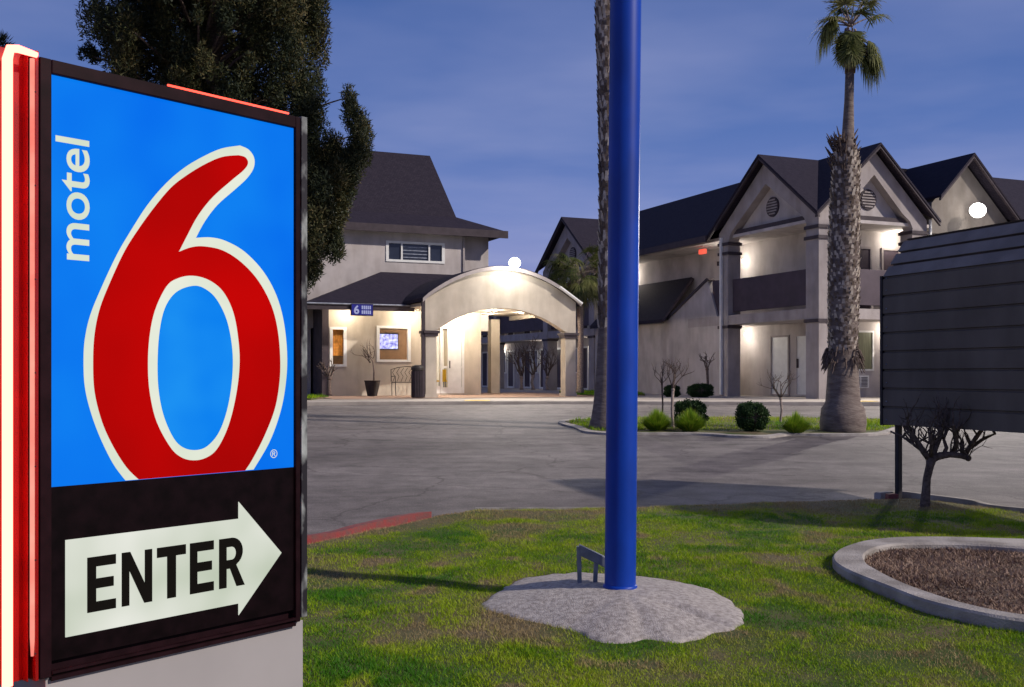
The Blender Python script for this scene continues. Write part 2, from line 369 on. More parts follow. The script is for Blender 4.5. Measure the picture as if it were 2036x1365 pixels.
edge_px = [(605, 1092), (700, 1072), (830, 1042), (880, 1030), (950, 1021), (1210, 1018), (1450, 1009), (1660, 1001), (1780, 998), (1850, 1004), (1940, 1016), (2036, 1032)]
edge = [G(a, b) for a, b in edge_px]
EX = np.array([-14, -5.0, -3.0] + [p.x for p in edge] + [7.0, 10.0, 16.0])
EY = np.array([3.0, 7.2, 8.25] + [p.y for p in edge] + [9.5, 7.6, 5.0])
def yedge(x): return np.interp(x, EX, EY)
def lawn_h(x, y):
    e = yedge(x) - y
    up = np.clip(e / 0.35, 0, 1)
    return 0.0323 * y + 0.012 + 0.075 * up + 0.03 * (vnoise(x, y, 0.9, 1) - 0.5) * np.clip(e, 0, 1) + 0.012 * (vnoise(x, y, 4.0, 2) - 0.5) * up
xs = np.linspace(-14, 16, 260); ts = np.linspace(0, 1, 110) ** 0.8
b = MB(); vs = []
for t in ts:
    for x in xs:
        y = -4 + (float(yedge(x)) + 4) * t
        vs.append((x, y, float(lawn_h(x, y))))
nx = len(xs)
b.faces(vs, [(j * nx + i, j * nx + i + 1, (j + 1) * nx + i + 1, (j + 1) * nx + i) for j in range(len(ts) - 1) for i in range(nx - 1)])
b.build('lawn', M['lawn'], smooth=True, kind='structure')

# mound round the pole
mound_px = [(945, 1217), (985, 1192), (1010, 1172), (1060, 1156), (1150, 1150), (1290, 1160), (1380, 1176), (1450, 1200), (1483, 1238), (1476, 1260), (1430, 1272), (1395, 1284), (1340, 1290), (1290, 1284), (1250, 1291), (1190, 1285), (1130, 1266), (1060, 1250), (990, 1234)]
def GL(px, py):
    d = (CAMZ - 0.050) / ((py - HY) / FPX + 0.0323)
    return Vector(((px - CX) / FPX * d, d, 0))
mo = smooth_loop([GL(a, c) for a, c in mound_px], 9)
for p in mo:
    q_ = 1 + 0.03 * (float(vnoise(p.x, p.y, 5.5, 77)) - .5) + 0.04 * (float(vnoise(p.x, p.y, 14, 78)) - .5); p.x = .70 + (p.x - .70) * q_; p.y = 6.55 + (p.y - 6.55) * q_
mc = Vector((0.70, 6.55, 0)); MOUND_H = 0.11
b = MB(); vs = []; NR = 26; n = len(mo)
for r_ in range(NR + 1):
    f = r_ / NR
    for k, p in enumerate(mo):
        x = mc.x + (p.x - mc.x) * f; y = mc.y + (p.y - mc.y) * f
        h = MOUND_H * (1 - f ** 1.8)
        groove = -0.035 * math.exp(-(((x - 1.08) / 0.16) ** 2 + ((y - 6.25 + (x - 1.08) * 0.6) / 0.045) ** 2))
        h += 0.006 * (float(vnoise(x, y, 4.5, 6)) - 0.5) * f + 0.009 * (float(vnoise(x, y, 13, 5)) - 0.5) * (1 - f * 0.3) + groove
        z = float(lawn_h(x, y)) * (f) + (0.0323 * y + 0.085) * (1 - f) + h - (0.03 if r_ == NR else 0)
        vs.append((x, y, z))
fs = [(r_ * n + k, r_ * n + (k + 1) % n, (r_ + 1) * n + (k + 1) % n, (r_ + 1) * n + k) for r_ in range(NR) for k in range(n)]
b.faces(vs, fs)
b.build('concrete_mound', M['aggregate'], smooth=True, label='rough grey concrete mound around the foot of the blue pole', cat='concrete footing')

# planter kerb on the right
po_px = [(2300, 1082), (2100, 1072), (2036, 1070), (1900, 1066), (1800, 1066), (1735, 1071), (1697, 1079), (1665, 1092), (1655, 1108), (1668, 1123), (1700, 1139), (1760, 1162), (1838, 1191), (1940, 1215), (2036, 1231), (2300, 1262)]
pi_px = [(2300, 1100), (2100, 1090), (2036, 1087), (1923, 1080), (1850, 1079), (1790, 1080), (1748, 1086), (1728, 1094), (1718, 1104), (1724, 1118), (1742, 1130), (1782, 1151), (1838, 1173), (1923, 1199), (2036, 1220), (2300, 1250)]
PT = 0.075
def Gtop(px, py):                    # ground point whose raised top (PT above lawn) is seen there
    d = (CAMZ - PT - 0.087) / ((py - HY) / FPX + 0.0323)
    return Vector(((px - CX) / FPX * d, d, 0))
po = smooth_loop([Gtop(*p) for p in po_px], 6); pi = smooth_loop([Gtop(*p) for p in pi_px], 6)
b = MB(); n = len(po)
def lz(p, dz): return (p.x, p.y, 0.0323 * p.y + 0.087 + dz)
ring = []
for k in range(n):
    o_, i_ = po[k], pi[k]; w = (i_ - o_)
    e_ = w.normalized() * 0.015
    ring.append([lz(o_, -0.15), lz(o_, PT - 0.015), lz(o_ + e_, PT), lz(i_ - e_, PT), lz(i_, PT - 0.015), lz(i_, -0.15)])
vs = [p for r_ in ring for p in r_]
b.faces(vs, [(k * 6 + j, k * 6 + j + 1, ((k + 1) % n) * 6 + j + 1, ((k + 1) % n) * 6 + j) for k in range(n) for j in range(5)])
b.build('planter_kerb', M['concrete'], label='curved raised concrete kerb around the bare planting bed in the lawn', cat='planter kerb')
b = MB(); cxy = sum((p for p in pi), Vector()) / n
b.faces([lz(p, 0.025) for p in pi] + [lz(cxy, 0.035)], [(k, (k + 1) % n, n) for k in range(n)])
b.build('planting_bed', M['drysoil'], kind='structure')

def in_poly(x, y, poly):
    px_ = np.array([p.x for p in poly]); py_ = np.array([p.y for p in poly]); ins = np.zeros(len(x), bool); j = len(poly) - 1
    for i in range(len(poly)):
        c = ((py_[i] > y) != (py_[j] > y)) & (x < (px_[j] - px_[i]) * (y - py_[i]) / (py_[j] - py_[i] + 1e-12) + px_[i])
        ins ^= c; j = i
    return ins
def scatter_blades(name, N, x0, x1, y0, y1, keep, zf, hmin, hmax, w, m, tonef, lean=0.5, **k):
    x = rng.uniform(x0, x1, N); u = rng.uniform(0, 1, N); y = y0 + (y1 - y0) * u ** 1.25
    msk = keep(x, y); x = x[msk]; y = y[msk]; n_ = len(x)
    z = zf(x, y) - 0.004; an = rng.uniform(0, 2 * np.pi, n_); h = rng.uniform(hmin, hmax, n_) * (0.35 + 0.8 * vnoise(x, y, 2.5, 9) + 0.6 * vnoise(x, y, 9, 10))
    la = rng.uniform(0, 2 * np.pi, n_); le = rng.uniform(0, lean, n_) * h
    V = np.zeros((n_, 3, 3)); wx = np.cos(an) * w / 2; wy = np.sin(an) * w / 2
    V[:, 0] = np.stack([x - wx, y - wy, z], 1); V[:, 1] = np.stack([x + wx, y + wy, z], 1)
    V[:, 2] = np.stack([x + np.cos(la) * le, y + np.sin(la) * le, z + h], 1)
    return tris_mesh(name, V, m, attr=tonef(x, y), **k)
def dryness(x, y):
    e = yedge(x) - y
    d = 1.0 * np.clip(1.45 - e / (0.55 + 0.75 * vnoise(x, y, 1.3, 25)), 0, 1) * (0.45 + 0.75 * vnoise(x, y, 2.7, 26)) + 1.1 * np.clip(vnoise(x, y, 1.5, 21) - 0.62, 0, 1) * 2 + 1.3 * np.clip(vnoise(x, y, 5.5, 22) - 0.66, 0, 1) * 2
    return np.clip(d, 0, 1)
def gkeep(x, y):
    e = yedge(x) - y
    k_ = (e > 0.02) & ~in_poly(x, y, po) & ~in_poly(x, y, [mc + (p - mc) * (0.955 + 0.03 * float(vnoise(p.x, p.y, 8, 91))) for p in mo])
    thin = rng.uniform(0, 1, len(x)) < (1.0 - 0.62 * dryness(x, y)) * (0.45 + 0.75 * vnoise(x, y, 6, 27))
    return k_ & thin
def gtone(x, y):
    return np.clip(-0.08 + 0.55 * vnoise(x, y, 1.9, 31) + 0.28 * vnoise(x, y, 8, 33) + rng.normal(0, 0.09, len(x)) + 0.7 * dryness(x, y), 0, 1)
scatter_blades('grass', 900000, -2.6, 6.6, 4.6, 11.9, gkeep, lambda x, y: lawn_h(x, y), 0.010, 0.027, 0.0055, M['grass'], gtone, 1.3,
               label='short patchy green and brown lawn grass', kind='stuff')
scatter_blades('leaf_litter', 110000, 2.2, 6.4, 6.0, 9.6, lambda x, y: in_poly(x, y, pi), lambda x, y: 0.0323 * y + 0.087 + 0.03, 0.006, 0.03, 0.012, M['straw'],
               lambda x, y: np.clip(rng.uniform(0, 1, len(x)) * 0.6 + 0.4 * vnoise(x, y, 3, 41), 0, 1), 1.8, label='brown dead leaves and mulch covering the planting bed', kind='stuff')

# kerbs along the lawn
def kerb(name, pts, w, h0, h1, m, side=-1, **k):
    """pts run along the road edge; the kerb goes w towards the lawn; h0 at road, h1 at lawn"""
    pts = smooth_loop(pts, 6, False); b = MB(); vs = []
    for i, p in enumerate(pts):
        t = (pts[min(i + 1, len(pts) - 1)] - pts[max(i - 1, 0)]); t.z = 0; t.normalize()
        nrm = Vector((t.y, -t.x, 0)) * (1 if side < 0 else -1)
        q = p + nrm * w; z0 = g(p.y); z1 = 0.0323 * q.y
        p2 = p + nrm * 0.02
        vs += [(p.x, p.y, z0 - 0.05), (p.x, p.y, z0 + h0 - 0.015), (p2.x, p2.y, z0 + h0), (q.x, q.y, z1 + h1), (q.x, q.y, z1 - 0.05)]
    n_ = len(pts)
    b.faces(vs, [(i * 5 + j, i * 5 + j + 1, (i + 1) * 5 + j + 1, (i + 1) * 5 + j) for i in range(n_ - 1) for j in range(4)] + [(0, 1, 2, 3, 4), tuple((n_ - 1) * 5 + j for j in (4, 3, 2, 1, 0))])
    return b.build(name, m, **k)
kerb('red_kerb', [Vector((-3.6, 8.0, 0)), Vector((-3.0, 8.30, 0)), G(605, 1086), G(700, 1064), G(790, 1044), G(838, 1037)], 0.17, 0.10, 0.12, M['redkerb'], label='red painted kerb along the driveway beside the sign', cat='kerb')
kerb('concrete_kerb', [G(945, 1019), G(1080, 1018), G(1215, 1018)], 0.06, 0.055, 0.06, M['concrete'], label='short pale concrete kerb at the lawn edge left of the blue pole', cat='kerb')
kerb('concrete_kerb', [G(1738, 996), G(1790, 993), G(1850, 1000), G(1940, 1012), G(2036, 1028), Vector((7.0, 9.62, 0)), Vector((10.0, 7.7, 0))], 0.10, 0.10, 0.105, M['concrete'], label='pale concrete kerb curving along the lawn behind the pruned tree', cat='kerb')
kerb('red_kerb', [G(1760, 1001), G(1780, 1001)], 0.10, 0.112, 0.115, M['redkerb'], label='small red painted kerb stub by the post of the ribbed cabinet', cat='kerb')

def GI(px, py):                             # point on the island soil, 4 cm above the lot
    d = (CAMZ - 0.04) / ((py - HY) / FPX + 0.0323)
    return Vector(((px - CX) / FPX * d, d, g(d) + 0.04))
# traffic island with kerb
isl_f = [(1143, 853), (1165, 861), (1230, 865), (1330, 865), (1400, 866), (1460, 870), (1530, 871), (1575, 866), (1650, 867), (1740, 866), (1776, 860)]
fr = [G(*p) for p in isl_f]
isl = smooth_loop(fr + [Vector((8.4, 22.4, 0)), Vector((7.6, 23.4, 0)), Vector((4.5, 23.8, 0)), Vector((2.0, 23.6, 0)), Vector((1.0, 22.6, 0))], 5)
n = len(isl); ic = sum((p for p in isl), Vector()) / n
b = MB(); vs = []
for p in isl:
    q = p + (Vector((ic.x, ic.y, 0)) - Vector((p.x, p.y, 0))).normalized() * 0.16
    for (a_, dz) in ((p, -0.03), (p, 0.04), (q, 0.05), (q, 0.0)): vs.append((a_.x, a_.y, g(a_.y) + dz))
b.faces(vs, [(k * 4 + j, k * 4 + j + 1, ((k + 1) % n) * 4 + j + 1, ((k + 1) % n) * 4 + j) for k in range(n) for j in range(3)])
b.build('island_kerb', M['concrete'], label='pale concrete kerb around the palm island in the parking lot', cat='kerb')
b = MB(); b.faces([(p.x + (ic.x - p.x) * 0.03, p.y + (ic.y - p.y) * 0.06, g(p.y) + 0.035) for p in isl] + [(ic.x, ic.y, g(ic.y) + 0.06)], [(k, (k + 1) % n, n) for k in range(n)])
b.build('island_soil', M['lawn'], kind='structure')
scatter_blades('grass', 16000, 1.0, 8.4, 20.2, 23.8, lambda x, y: in_poly(x, y, [ic + (p - ic) * 0.93 for p in isl]), lambda x, y: 0.0323 * y + 0.04, 0.03, 0.09, 0.012, M['grass'],
               lambda x, y: np.clip(0.15 + 0.5 * vnoise(x, y, 1.3, 51) + rng.normal(0, 0.1, len(x)), 0, 1), 0.6, label='low grass and weeds on the palm island', kind='stuff')

# sidewalk along the buildings
SWZ = 1.03
front = [(-22, 28.0), (-5.8, 28.4), (-3, 28.8), (-1.5, 29.0), (1.0, 29.2), (3.5, 29.1), (6, 28.8), (10, 28.3), (14, 28.2), (34, 28.0)]
b = MB(); vs = []
for x, y in front: vs += [(x, y, 0.85), (x, y, SWZ - 0.015), (x, y + 0.02, SWZ), (x, 33.0, SWZ), (x, 75.0, SWZ)]
b.faces(vs, [(i * 5 + j, i * 5 + 5 + j, i * 5 + 6 + j, i * 5 + j + 1) for i in range(len(front) - 1) for j in range(4)])
b.build('pavement', M['sidewalk'], kind='structure')
MB().box(-1.32, -0.62, 29.12, 30.1, SWZ + 0.004, SWZ + 0.008).build('pavement_marking', M['yellow'], kind='structure')
MB().box(9.2, 9.9, 28.45, 29.1, SWZ + 0.004, SWZ + 0.008).build('pavement_marking', M['yellow'], kind='structure')

# ------------------------------------------------------------------ illuminated motel sign (left foreground)
VX, K = 2788.0, 10330.0
def SGN(px, py=None):
    d = K / (VX - px); return d, (px - CX) / FPX * d, (None if py is None else CAMZ + (HY - py) / FPX * d)
d0, x0, _ = SGN(98)
sdir = Vector(((VX - CX) / FPX, 1.0, 0)).normalized(); snrm = Vector((sdir.y, -sdir.x, 0))   # normal faces the camera side
SIGN_RZ = math.atan2(sdir.y, sdir.x)
sbase = Vector((x0, d0, 0)); sgz = 0.0323 * d0 + 0.08
sign = empty('motel_sign', (x0, d0, sgz), SIGN_RZ, label='illuminated black entrance sign with blue panel, big red 6 and white ENTER arrow', cat='sign')
def S(px, py=None):
    """pixel on the sign face -> local (s, z)"""
    d, x, z = SGN(px, py); s_ = (Vector((x, d, 0)) - sbase).dot(sdir)
    return s_ if py is None else (s_, z - sgz)
def smap(p, t): return (p[0], -t, p[1])              # local: X along the sign, -Y towards the viewer, Z up
def smap3(a, b_, t): return (a, -t, b_)
sL, sR = S(74), S(602)
z_at = lambda px, py: S(px, py)[1]
zbotC, ztopC = z_at(583, 1236), z_at(583, 232)
zp0, zp1 = z_at(583, 928), z_at(583, 255)
# cabinet body with recess for the faces
cb = MB(); DP = 0.42
pL, pR = S(98), S(583)
cb.box(sL, sR, 0.02, DP, zbotC, ztopC)
cb.box(sL, pL, -0.02, 0.02, zbotC, ztopC); cb.box(pR, sR - 0.028, -0.02, 0.02, zbotC, ztopC)
cb.box(pL, pR, -0.02, 0.02, zp1, ztopC)
cb.build('cabinet', M['frame'], sign, bevel=0.004)
MB().box(pL, pR, -0.006, 0.018, zbotC + 0.055, zp0).build('lower_panel', M['cabinet'], sign)
lm = MB(); zl = z_at(583, 1229); lm.box(pL, pR, -0.024, -0.006, zl - 0.004, zl + 0.006); lm.box(pL, pR, -0.02, 0.018, zbotC, zl - 0.03)
lm.build('bottom_rail', M['frame'], sign)
MB().box(sR - 0.027, sR + 0.004, -0.026, 0.10, zbotC + 0.02, ztopC + 0.004).build('edge_trim', M['worn'], sign, label='worn scratched grey edge trim')
face = MB().box(pL, pR, -0.002, 0.018, zp0, zp1).build('blue_panel', M['e_blue'], sign)
ow = [(476, 289), (439.5, 295), (403, 311), (366, 333), (329.6, 364), (293, 406.5), (259, 459), (231.7, 506), (201.8, 569.6), (179, 625.6), (168, 674), (165.5, 719), (168, 768), (179, 816), (198, 868.5), (224, 921), (249, 955)]
ow2 = [(503, 933), (534, 880), (555, 824), (566, 771), (570, 711.6), (564, 644), (549, 588), (523, 540), (485.8, 500.5), (448.4, 479), (418.5, 471.7), (388.5, 472.5)]
ow3 = [(388.5, 472.5), (406.5, 439.5), (432, 406.5), (469, 374), (491, 353), (503.5, 333), (504, 313), (493, 297), (476, 289)]
def cm(pts, n=5): return smooth_loop([Vector((p[0], p[1], 0)) for p in pts], n, False)
def to_s(pts): return [S(p.x, p.y) for p in pts]
def clampz(L): return [(a, max(b_, zp0 + 0.002)) for a, b_ in L]
outer = clampz(to_s(cm(ow)) + to_s(cm(ow2)) + to_s(cm(ow3))[1:-1])
rw = [(472.4, 308.4), (439.5, 312), (403, 328), (366, 351), (337, 374.5), (304, 414), (273, 457), (246.6, 499), (220.5, 554.6), (198, 611), (187, 663), (184, 719), (187, 779), (202, 838.6), (224, 887), (250, 928), (274.7, 953)]
rw2 = [(485.8, 935), (500, 913), (523, 868.5), (543.7, 816), (553, 768), (555.7, 719), (551, 659), (538, 607), (512, 558), (478, 521), (441, 497.5), (403.6, 489.5), (378, 491.5), (354, 500.5)]
rw3 = [(354, 500.5), (370, 469), (392, 428.5), (421, 392), (458, 359), (483, 338), (491.5, 324), (486, 312.5), (472.4, 308.4)]
inner = clampz(to_s(cm(rw)) + to_s(cm(rw2)) + to_s(cm(rw3))[1:-1])
h1 = [(381, 548), (352, 553), (329, 569.6), (306, 618), (295, 674), (292.6, 734), (297, 786), (310, 838.6), (336, 887), (357, 907.5), (381, 914.5), (407, 909.6), (430, 891), (452, 846), (467, 786), (474, 726.5), (471.6, 674), (461.5, 620), (441, 579), (413, 556.5)]
h2 = [(381, 568), (347.5, 581), (325, 614), (314, 667), (311, 734), (314.6, 786), (325, 831), (344, 872), (364, 890), (388.6, 894), (411, 885), (433.5, 857), (450, 809), (459, 749), (459, 693), (448.4, 637), (428, 595), (405, 574)]
H1 = to_s(smooth_loop([Vector((p[0], p[1], 0)) for p in h1], 5)); H2 = to_s(smooth_loop([Vector((p[0], p[1], 0)) for p in h2], 5))
def plate(L, t0, t1, name, m):
    bm_ = MB(); bm_.prism(L, smap, t0, t1); return bm_.build(name, m, face)
plate(outer, -0.002, 0.004, 'numeral_outline', M['e_white'])
plate(inner, -0.002, 0.006, 'numeral', M['e_red'])
plate(H1, -0.002, 0.008, 'numeral_inner_outline', M['e_white'])
plate(H2, -0.002, 0.010, 'numeral_counter', M['e_bluehole'])
# "motel" reads upwards
ta0, ta1 = S(109), S(177); zb_, zt_ = z_at(150, 517), z_at(140, 274)
text_mesh('motel', lambda a, b_, t: (ta1 - (b_) * (ta1 - ta0), -t - 0.002, zb_ + a * (zt_ - zb_)) if False else (ta0 + (1 - b_) * (ta1 - ta0), -0.005, zb_ + a * (zt_ - zb_)), 'lettering', M['e_white'], face, bold=0.010, box=(0, 1, 0, 1), space=0.98)
text_mesh('®', lambda a, b_, t: (a, -0.005, b_), 'registered_mark', M['e_white'], face, box=(S(536), S(550), z_at(543, 910), z_at(543, 893)))
# arrow and ENTER
arr = [S(128, 1266), S(128, 1073), S(472, 1031), S(472, 997), S(557, 1099), S(472, 1222), S(470, 1197)]
za, zb2 = z_at(128, 1266), z_at(128, 1073)
arr = [(S(128), za), (S(128), zb2), (S(472), zb2), (S(472), z_at(472, 997)), (S(557), z_at(557, 1098)), (S(472), z_at(472, 1222)), (S(472), za)]
bm_ = MB(); bm_.prism([arr[k] for k in (0, 1, 2, 3, 4, 5, 6)], smap, 0.004, 0.010); arrow = bm_.build('arrow', M['e_arrow'], sign)
zb3, zt3 = 0.862 - sgz, 1.068 - sgz
L_E = [[(0, 0), (0, 1), (1, 1), (1, .82), (.30, .82), (.30, .60), (.92, .60), (.92, .42), (.30, .42), (.30, .18), (1, .18), (1, 0)]]
L_N = [[(0, 0), (0, 1), (.27, 1), (.76, .36), (.76, 1), (1, 1), (1, 0), (.74, 0), (.24, .66), (.24, 0)]]
L_T = [[(.35, 0), (.35, .81), (0, .81), (0, 1), (1, 1), (1, .81), (.65, .81), (.65, 0)]]
def rlet():
    o_ = [(0, 0), (0, 1), (.5, 1)] + [(.5 + .42 * math.sin(t), .715 + .285 * math.cos(t)) for t in np.linspace(.1, math.pi - .5, 12)] + [(.66, .44), (1.0, 0), (.68, 0), (.42, .38), (.28, .38), (.28, 0)]
    return [o_]
for body, (xa, xb) in zip((L_E, L_N, L_T, L_E, rlet()), ((170.5, 227), (239, 299), (309, 366), (374.5, 421.5), (432.5, 483))):
    a0, a1 = S(xa), S(xb); bm_ = MB()
    for L in body: bm_.prism([(a0 + (a1 - a0) * p, zb3 + (zt3 - zb3) * q) for p, q in L], smap, 0.010, 0.014)
    bm_.build('letter', M['blackletter'], arrow)
    if len(body[0]) > 14:     # bowl of the R
        bw = [(.28, .82), (.28, .56), (.46, .56)] + [(.47 + .16 * math.sin(t), .69 + .13 * math.cos(t)) for t in np.linspace(math.pi - .1, .1, 10)] + [(.46, .82)]
        bm_ = MB(); bm_.prism([(a0 + (a1 - a0) * p, zb3 + (zt3 - zb3) * q) for p, q in bw], smap, 0.0142, 0.0155)
        bm_.build('letter_counter', M['e_arrow'], arrow)
# neon channel on the left edge
c0, c1 = S(-30), S(71)
zc1, zc0 = z_at(40, 96), z_at(20, 1362)
ch = MB(); ch.box(c0, c1, 0.03, 0.10, zc0, zc1); ch.box(c1 - 0.012, c1, -0.022, 0.03, zc0, zc1); ch.box(c0, c0 + 0.01, -0.035, 0.03, zc0, zc1); ch.box(S(52), S(53.5), -0.01, 0.03, zc0, zc1)
chan = ch.build('neon_channel', M['channel'], sign, bevel=0.003)
tb = MB(); cxs = S(3)
tb.tube([(cxs, -0.045, zc0 + 0.012), (cxs, -0.045, zc1 - 0.06), (cxs + .01, -0.045, zc1 - .022), (cxs + .04, -0.04, zc1 - .015), (S(64), -0.035, zc1 - .02)], [.0175, .0175, .016, .014, .010], 14); tb.build('neon_tube_or_reflection', M['e_neon'], chan, smooth=True)
tb = MB(); cx2 = S(61)
tb.tube([(cx2, -0.012, zc0 + 0.09), (cx2, -0.012, zc0 + .16), (cx2, -0.012, zc1 - 0.03)], [.005, .0085, .0085], 10); tb.build('neon_tube_or_reflection', mat('neon_reflection', (1, .22, .17), emit=True, es=1.0, col2=(1, .42, .32), scale=5), chan, smooth=True)  # pink reflection on the channel's return edge, built as a glowing strip
for q in range(7):
    sc_ = MB(); sc_.sphere((S(63.5), -0.026, zc0 + 0.10 + q * (zc1 - zc0 - 0.25) / 6), 0.0032, 8, 5); sc_.build('screw', M['black'], chan)
tb = MB(); tb.tube([(S(330), -0.012, ztopC + 0.007), (S(570), -0.012, ztopC + 0.007)], 0.0045, 8); tb.build('neon_tube_or_reflection', M['e_neonred'], sign, smooth=True)
MB().box(sL + 0.03, sR + 0.002, 0.0, DP - 0.05, -0.25, zbotC - 0.001).build('pedestal', M['pedestal'], sign, bevel=0.004)

# ------------------------------------------------------------------ blue pole and bracket
PX, PY = (1233 - CX) / FPX * 6.70, 6.70
pz = 0.0323 * PY + 0.085 + MOUND_H
pole = MB(); lean = 0.0095
pole.tube([(PX, PY, pz - 0.15)] + [(PX + lean * z, PY, pz + z) for z in (0.0, 3, 6, 9, 12)], 0.099, 40)
pole.tube([(PX, PY, pz - .02), (PX, PY, pz + .006), (PX, PY, pz + .014)], [.110, .108, .100], 40)
pole.build('blue_pole', M['bluepole'], smooth=True, label='tall glossy blue steel pole rising from the concrete mound', cat='pole')
br = empty('metal_bracket', (PX - 0.2, PY + 0.12, pz - 0.02), label='low grey angle-iron bracket on legs beside the blue pole', cat='bracket')
bd = 6.86
def BP(px, py, d=bd): q = P(px, py, d); return q - Vector((PX - 0.2, PY + 0.12, pz - 0.02))
m_ = MB(); a_, b_ = BP(1152, 1092), BP(1212, 1118)
m_.prism([(0, 0.045), (0, -0.03), (1, -0.04), (1, 0.035)], lambda p, t: (a_.x + (b_.x - a_.x) * p[0], a_.y + t, a_.z + (b_.z - a_.z) * p[0] + p[1] * 0.9 - 0.01), -0.01, 0.05)
m_.build('bar', M['metal'], br, bevel=0.004)
for (pxa, pya, pxb, pyb) in ((1151, 1086, 1153, 1172), (1186, 1112, 1183, 1172)):
    t_ = BP(pxa, pya); u_ = BP(pxb, pyb); m_ = MB()
    m_.faces([(t_.x - .014, t_.y, t_.z), (t_.x + .014, t_.y, t_.z), (u_.x + .014, u_.y, u_.z), (u_.x - .014, u_.y, u_.z), (t_.x - .014, t_.y + .03, t_.z), (t_.x + .014, t_.y + .03, t_.z), (u_.x + .014, u_.y + .03, u_.z), (u_.x - .014, u_.y + .03, u_.z)],
             [(0, 1, 2, 3), (7, 6, 5, 4), (0, 4, 5, 1), (1, 5, 6, 2), (2, 6, 7, 3), (3, 7, 4, 0)])
    m_.build('leg', M['metal'], br, bevel=0.003)

# ------------------------------------------------------------------ ribbed grey cabinet on a post (right)
RVX = 200.0; KR = 11.5 * (1755 - RVX)
def RG(px, py): d = KR / (px - RVX); return P(px, py, d)
ra = RG(1755, 550); rb = RG(2330, 550)
rdir = (rb - ra); rdir.z = 0; RL = rdir.length; rdir.normalize()
rz_ = math.atan2(rdir.y, rdir.x)
rib = empty('ribbed_cabinet', (ra.x, ra.y, 0.0323 * ra.y), rz_, label='large dark grey ribbed metal cabinet with sloped top standing on posts', cat='metal cabinet')
zz0 = 0.0323 * ra.y
zB = RG(1755, 843).z - zz0; zM = RG(1755, 550).z - zz0; zT = 3.243 - zz0
M['ribmetal'] = mat('ribbed_grey_metal', (0.115, 0.094, 0.075), 0.7, col2=(0.165, 0.137, 0.112), scale=2.2, bump=0.25, bscale=14, spec=0.3, detail=8, stretch=(1, 1, .5))
M['ribtop_lit'] = mat('lamp_lit_metal', (0.19, 0.16, 0.135), 0.6, col2=(0.28, 0.24, 0.205), scale=2.5, bump=0.25, bscale=14, spec=0.3, detail=8)  # lamplight on the sloped top put into a lighter metal colour
b = MB(); NS = 8; prof = []
zs = np.linspace(zB, zM, NS + 1)
for k in range(NS):
    za_, zc_ = zs[k], zs[k + 1]
    prof += [(0.0, za_), (0.0, zc_ - 0.030), (0.022, zc_ - 0.022), (0.022, zc_ - 0.006)]
prof.append((0.0, zM))
top_y, NT = 0.305, 3
prof += [(0.9, zM), (0.9, zB)]
b.prism(prof, lambda p, t: (t, p[0], p[1]), 0.0, RL)
tp = MB(); pr2 = [(0.004, zM + 0.002)]
for k in range(NT):
    f0, f1 = k / NT, (k + 1) / NT; zf_ = lambda f: zM + (zT - zM) * f
    pr2 += [(top_y * (f0 + .80 * (f1 - f0)), zf_(f0 + .80 * (f1 - f0))), (top_y * (f0 + .82 * (f1 - f0)) + .05, zf_(f0 + .80 * (f1 - f0))), (top_y * (f0 + .97 * (f1 - f0)) + .05, zf_(f1) - .012), (top_y * f1, zf_(f1))]
pr2 += [(0.9, zT), (0.9, zM + 0.002)]
tp.prism(pr2, lambda p, t: (t, p[0], p[1]), 0.0, RL); tp.build('sloped_top', M['ribtop_lit'], rib)
for k in range(9):
    sp = MB(); sp.sphere((0.06, -0.002, zs[k] + 0.05 if k < 8 else zM - .02), 0.008, 8, 5); sp.build('rivet', M['metal'], rib)
body = b.build('casing', M['ribmetal'], rib)
MB().box(-0.03, 0.0, -0.012, 1.12, zB - 0.01, zM + 0.01).build('end_trim', M['black'], rib)
for sx in (0.10, 3.3):
    MB().box(sx - 0.028, sx + 0.028, 0.10, 0.155, -0.1, zB).build('post', M['black'], rib, bevel=0.004)

# ------------------------------------------------------------------ motel wings (local X = v, Y = u, rotated 23 deg)
TH = R(23)
def roofslab(b, axis, c, half, s0, s1, ze, zp, t=0.10):
    for sg in (-1, 1):
        pr = [(c + sg * half, ze), (c, zp), (c, zp - t), (c + sg * half, ze - t)]
        f = (lambda p, q: (q, p[0], p[1])) if axis == 'v' else (lambda p, q: (p[0], q, p[1]))
        b.prism(pr, f, s0, s1)
ORG = Vector((9.15, 31.5, SWZ))
mot = empty('motel_wing', ORG, TH, label='two storey grey stucco motel wing with dark shingle gables and balconies', cat='motel')
ZE, ZP = 5.62, 7.78
ZC = 5.55; RT = 0.08
def slab(b, pts, t=RT):
    n = len(pts); up_ = [tuple(p) for p in pts]; lo_ = [(p[0], p[1], p[2] - t) for p in pts]
    b.faces(up_ + lo_, [tuple(range(n)), tuple(range(2 * n - 1, n - 1, -1))] + [(k, n + k, n + (k + 1) % n, (k + 1) % n) for k in range(n)])
rf = MB()
PK = (2.1, 2.6, ZP)
V0, V1, U0, U1 = -0.3, 4.5, -0.3, 5.5
for sv, cv in ((V0, 'l'), (V1, 'r')):
    for su in (U0, U1):
        slab(rf, [PK, (sv, 2.6, ZP), (sv, su, ZC)]); slab(rf, [PK, (2.1, su, ZP), (sv, su, ZC)])
slab(rf, [(-0.3, 5.5, ZC), (-0.3, 14.2, ZC), (2.1, 14.2, ZP), (2.1, 5.5, ZP)])
slab(rf, [(-0.25, 20.0, 5.12), (-0.25, 36, 5.12), (4.6, 36, 5.16), (4.6, 20.0, 5.16)])
slab(rf, [(4.5, 5.5, ZC), (4.5, 20, ZC), (2.1, 20, ZP), (2.1, 5.5, ZP)])
P2 = (2.1, 17.1, ZP)
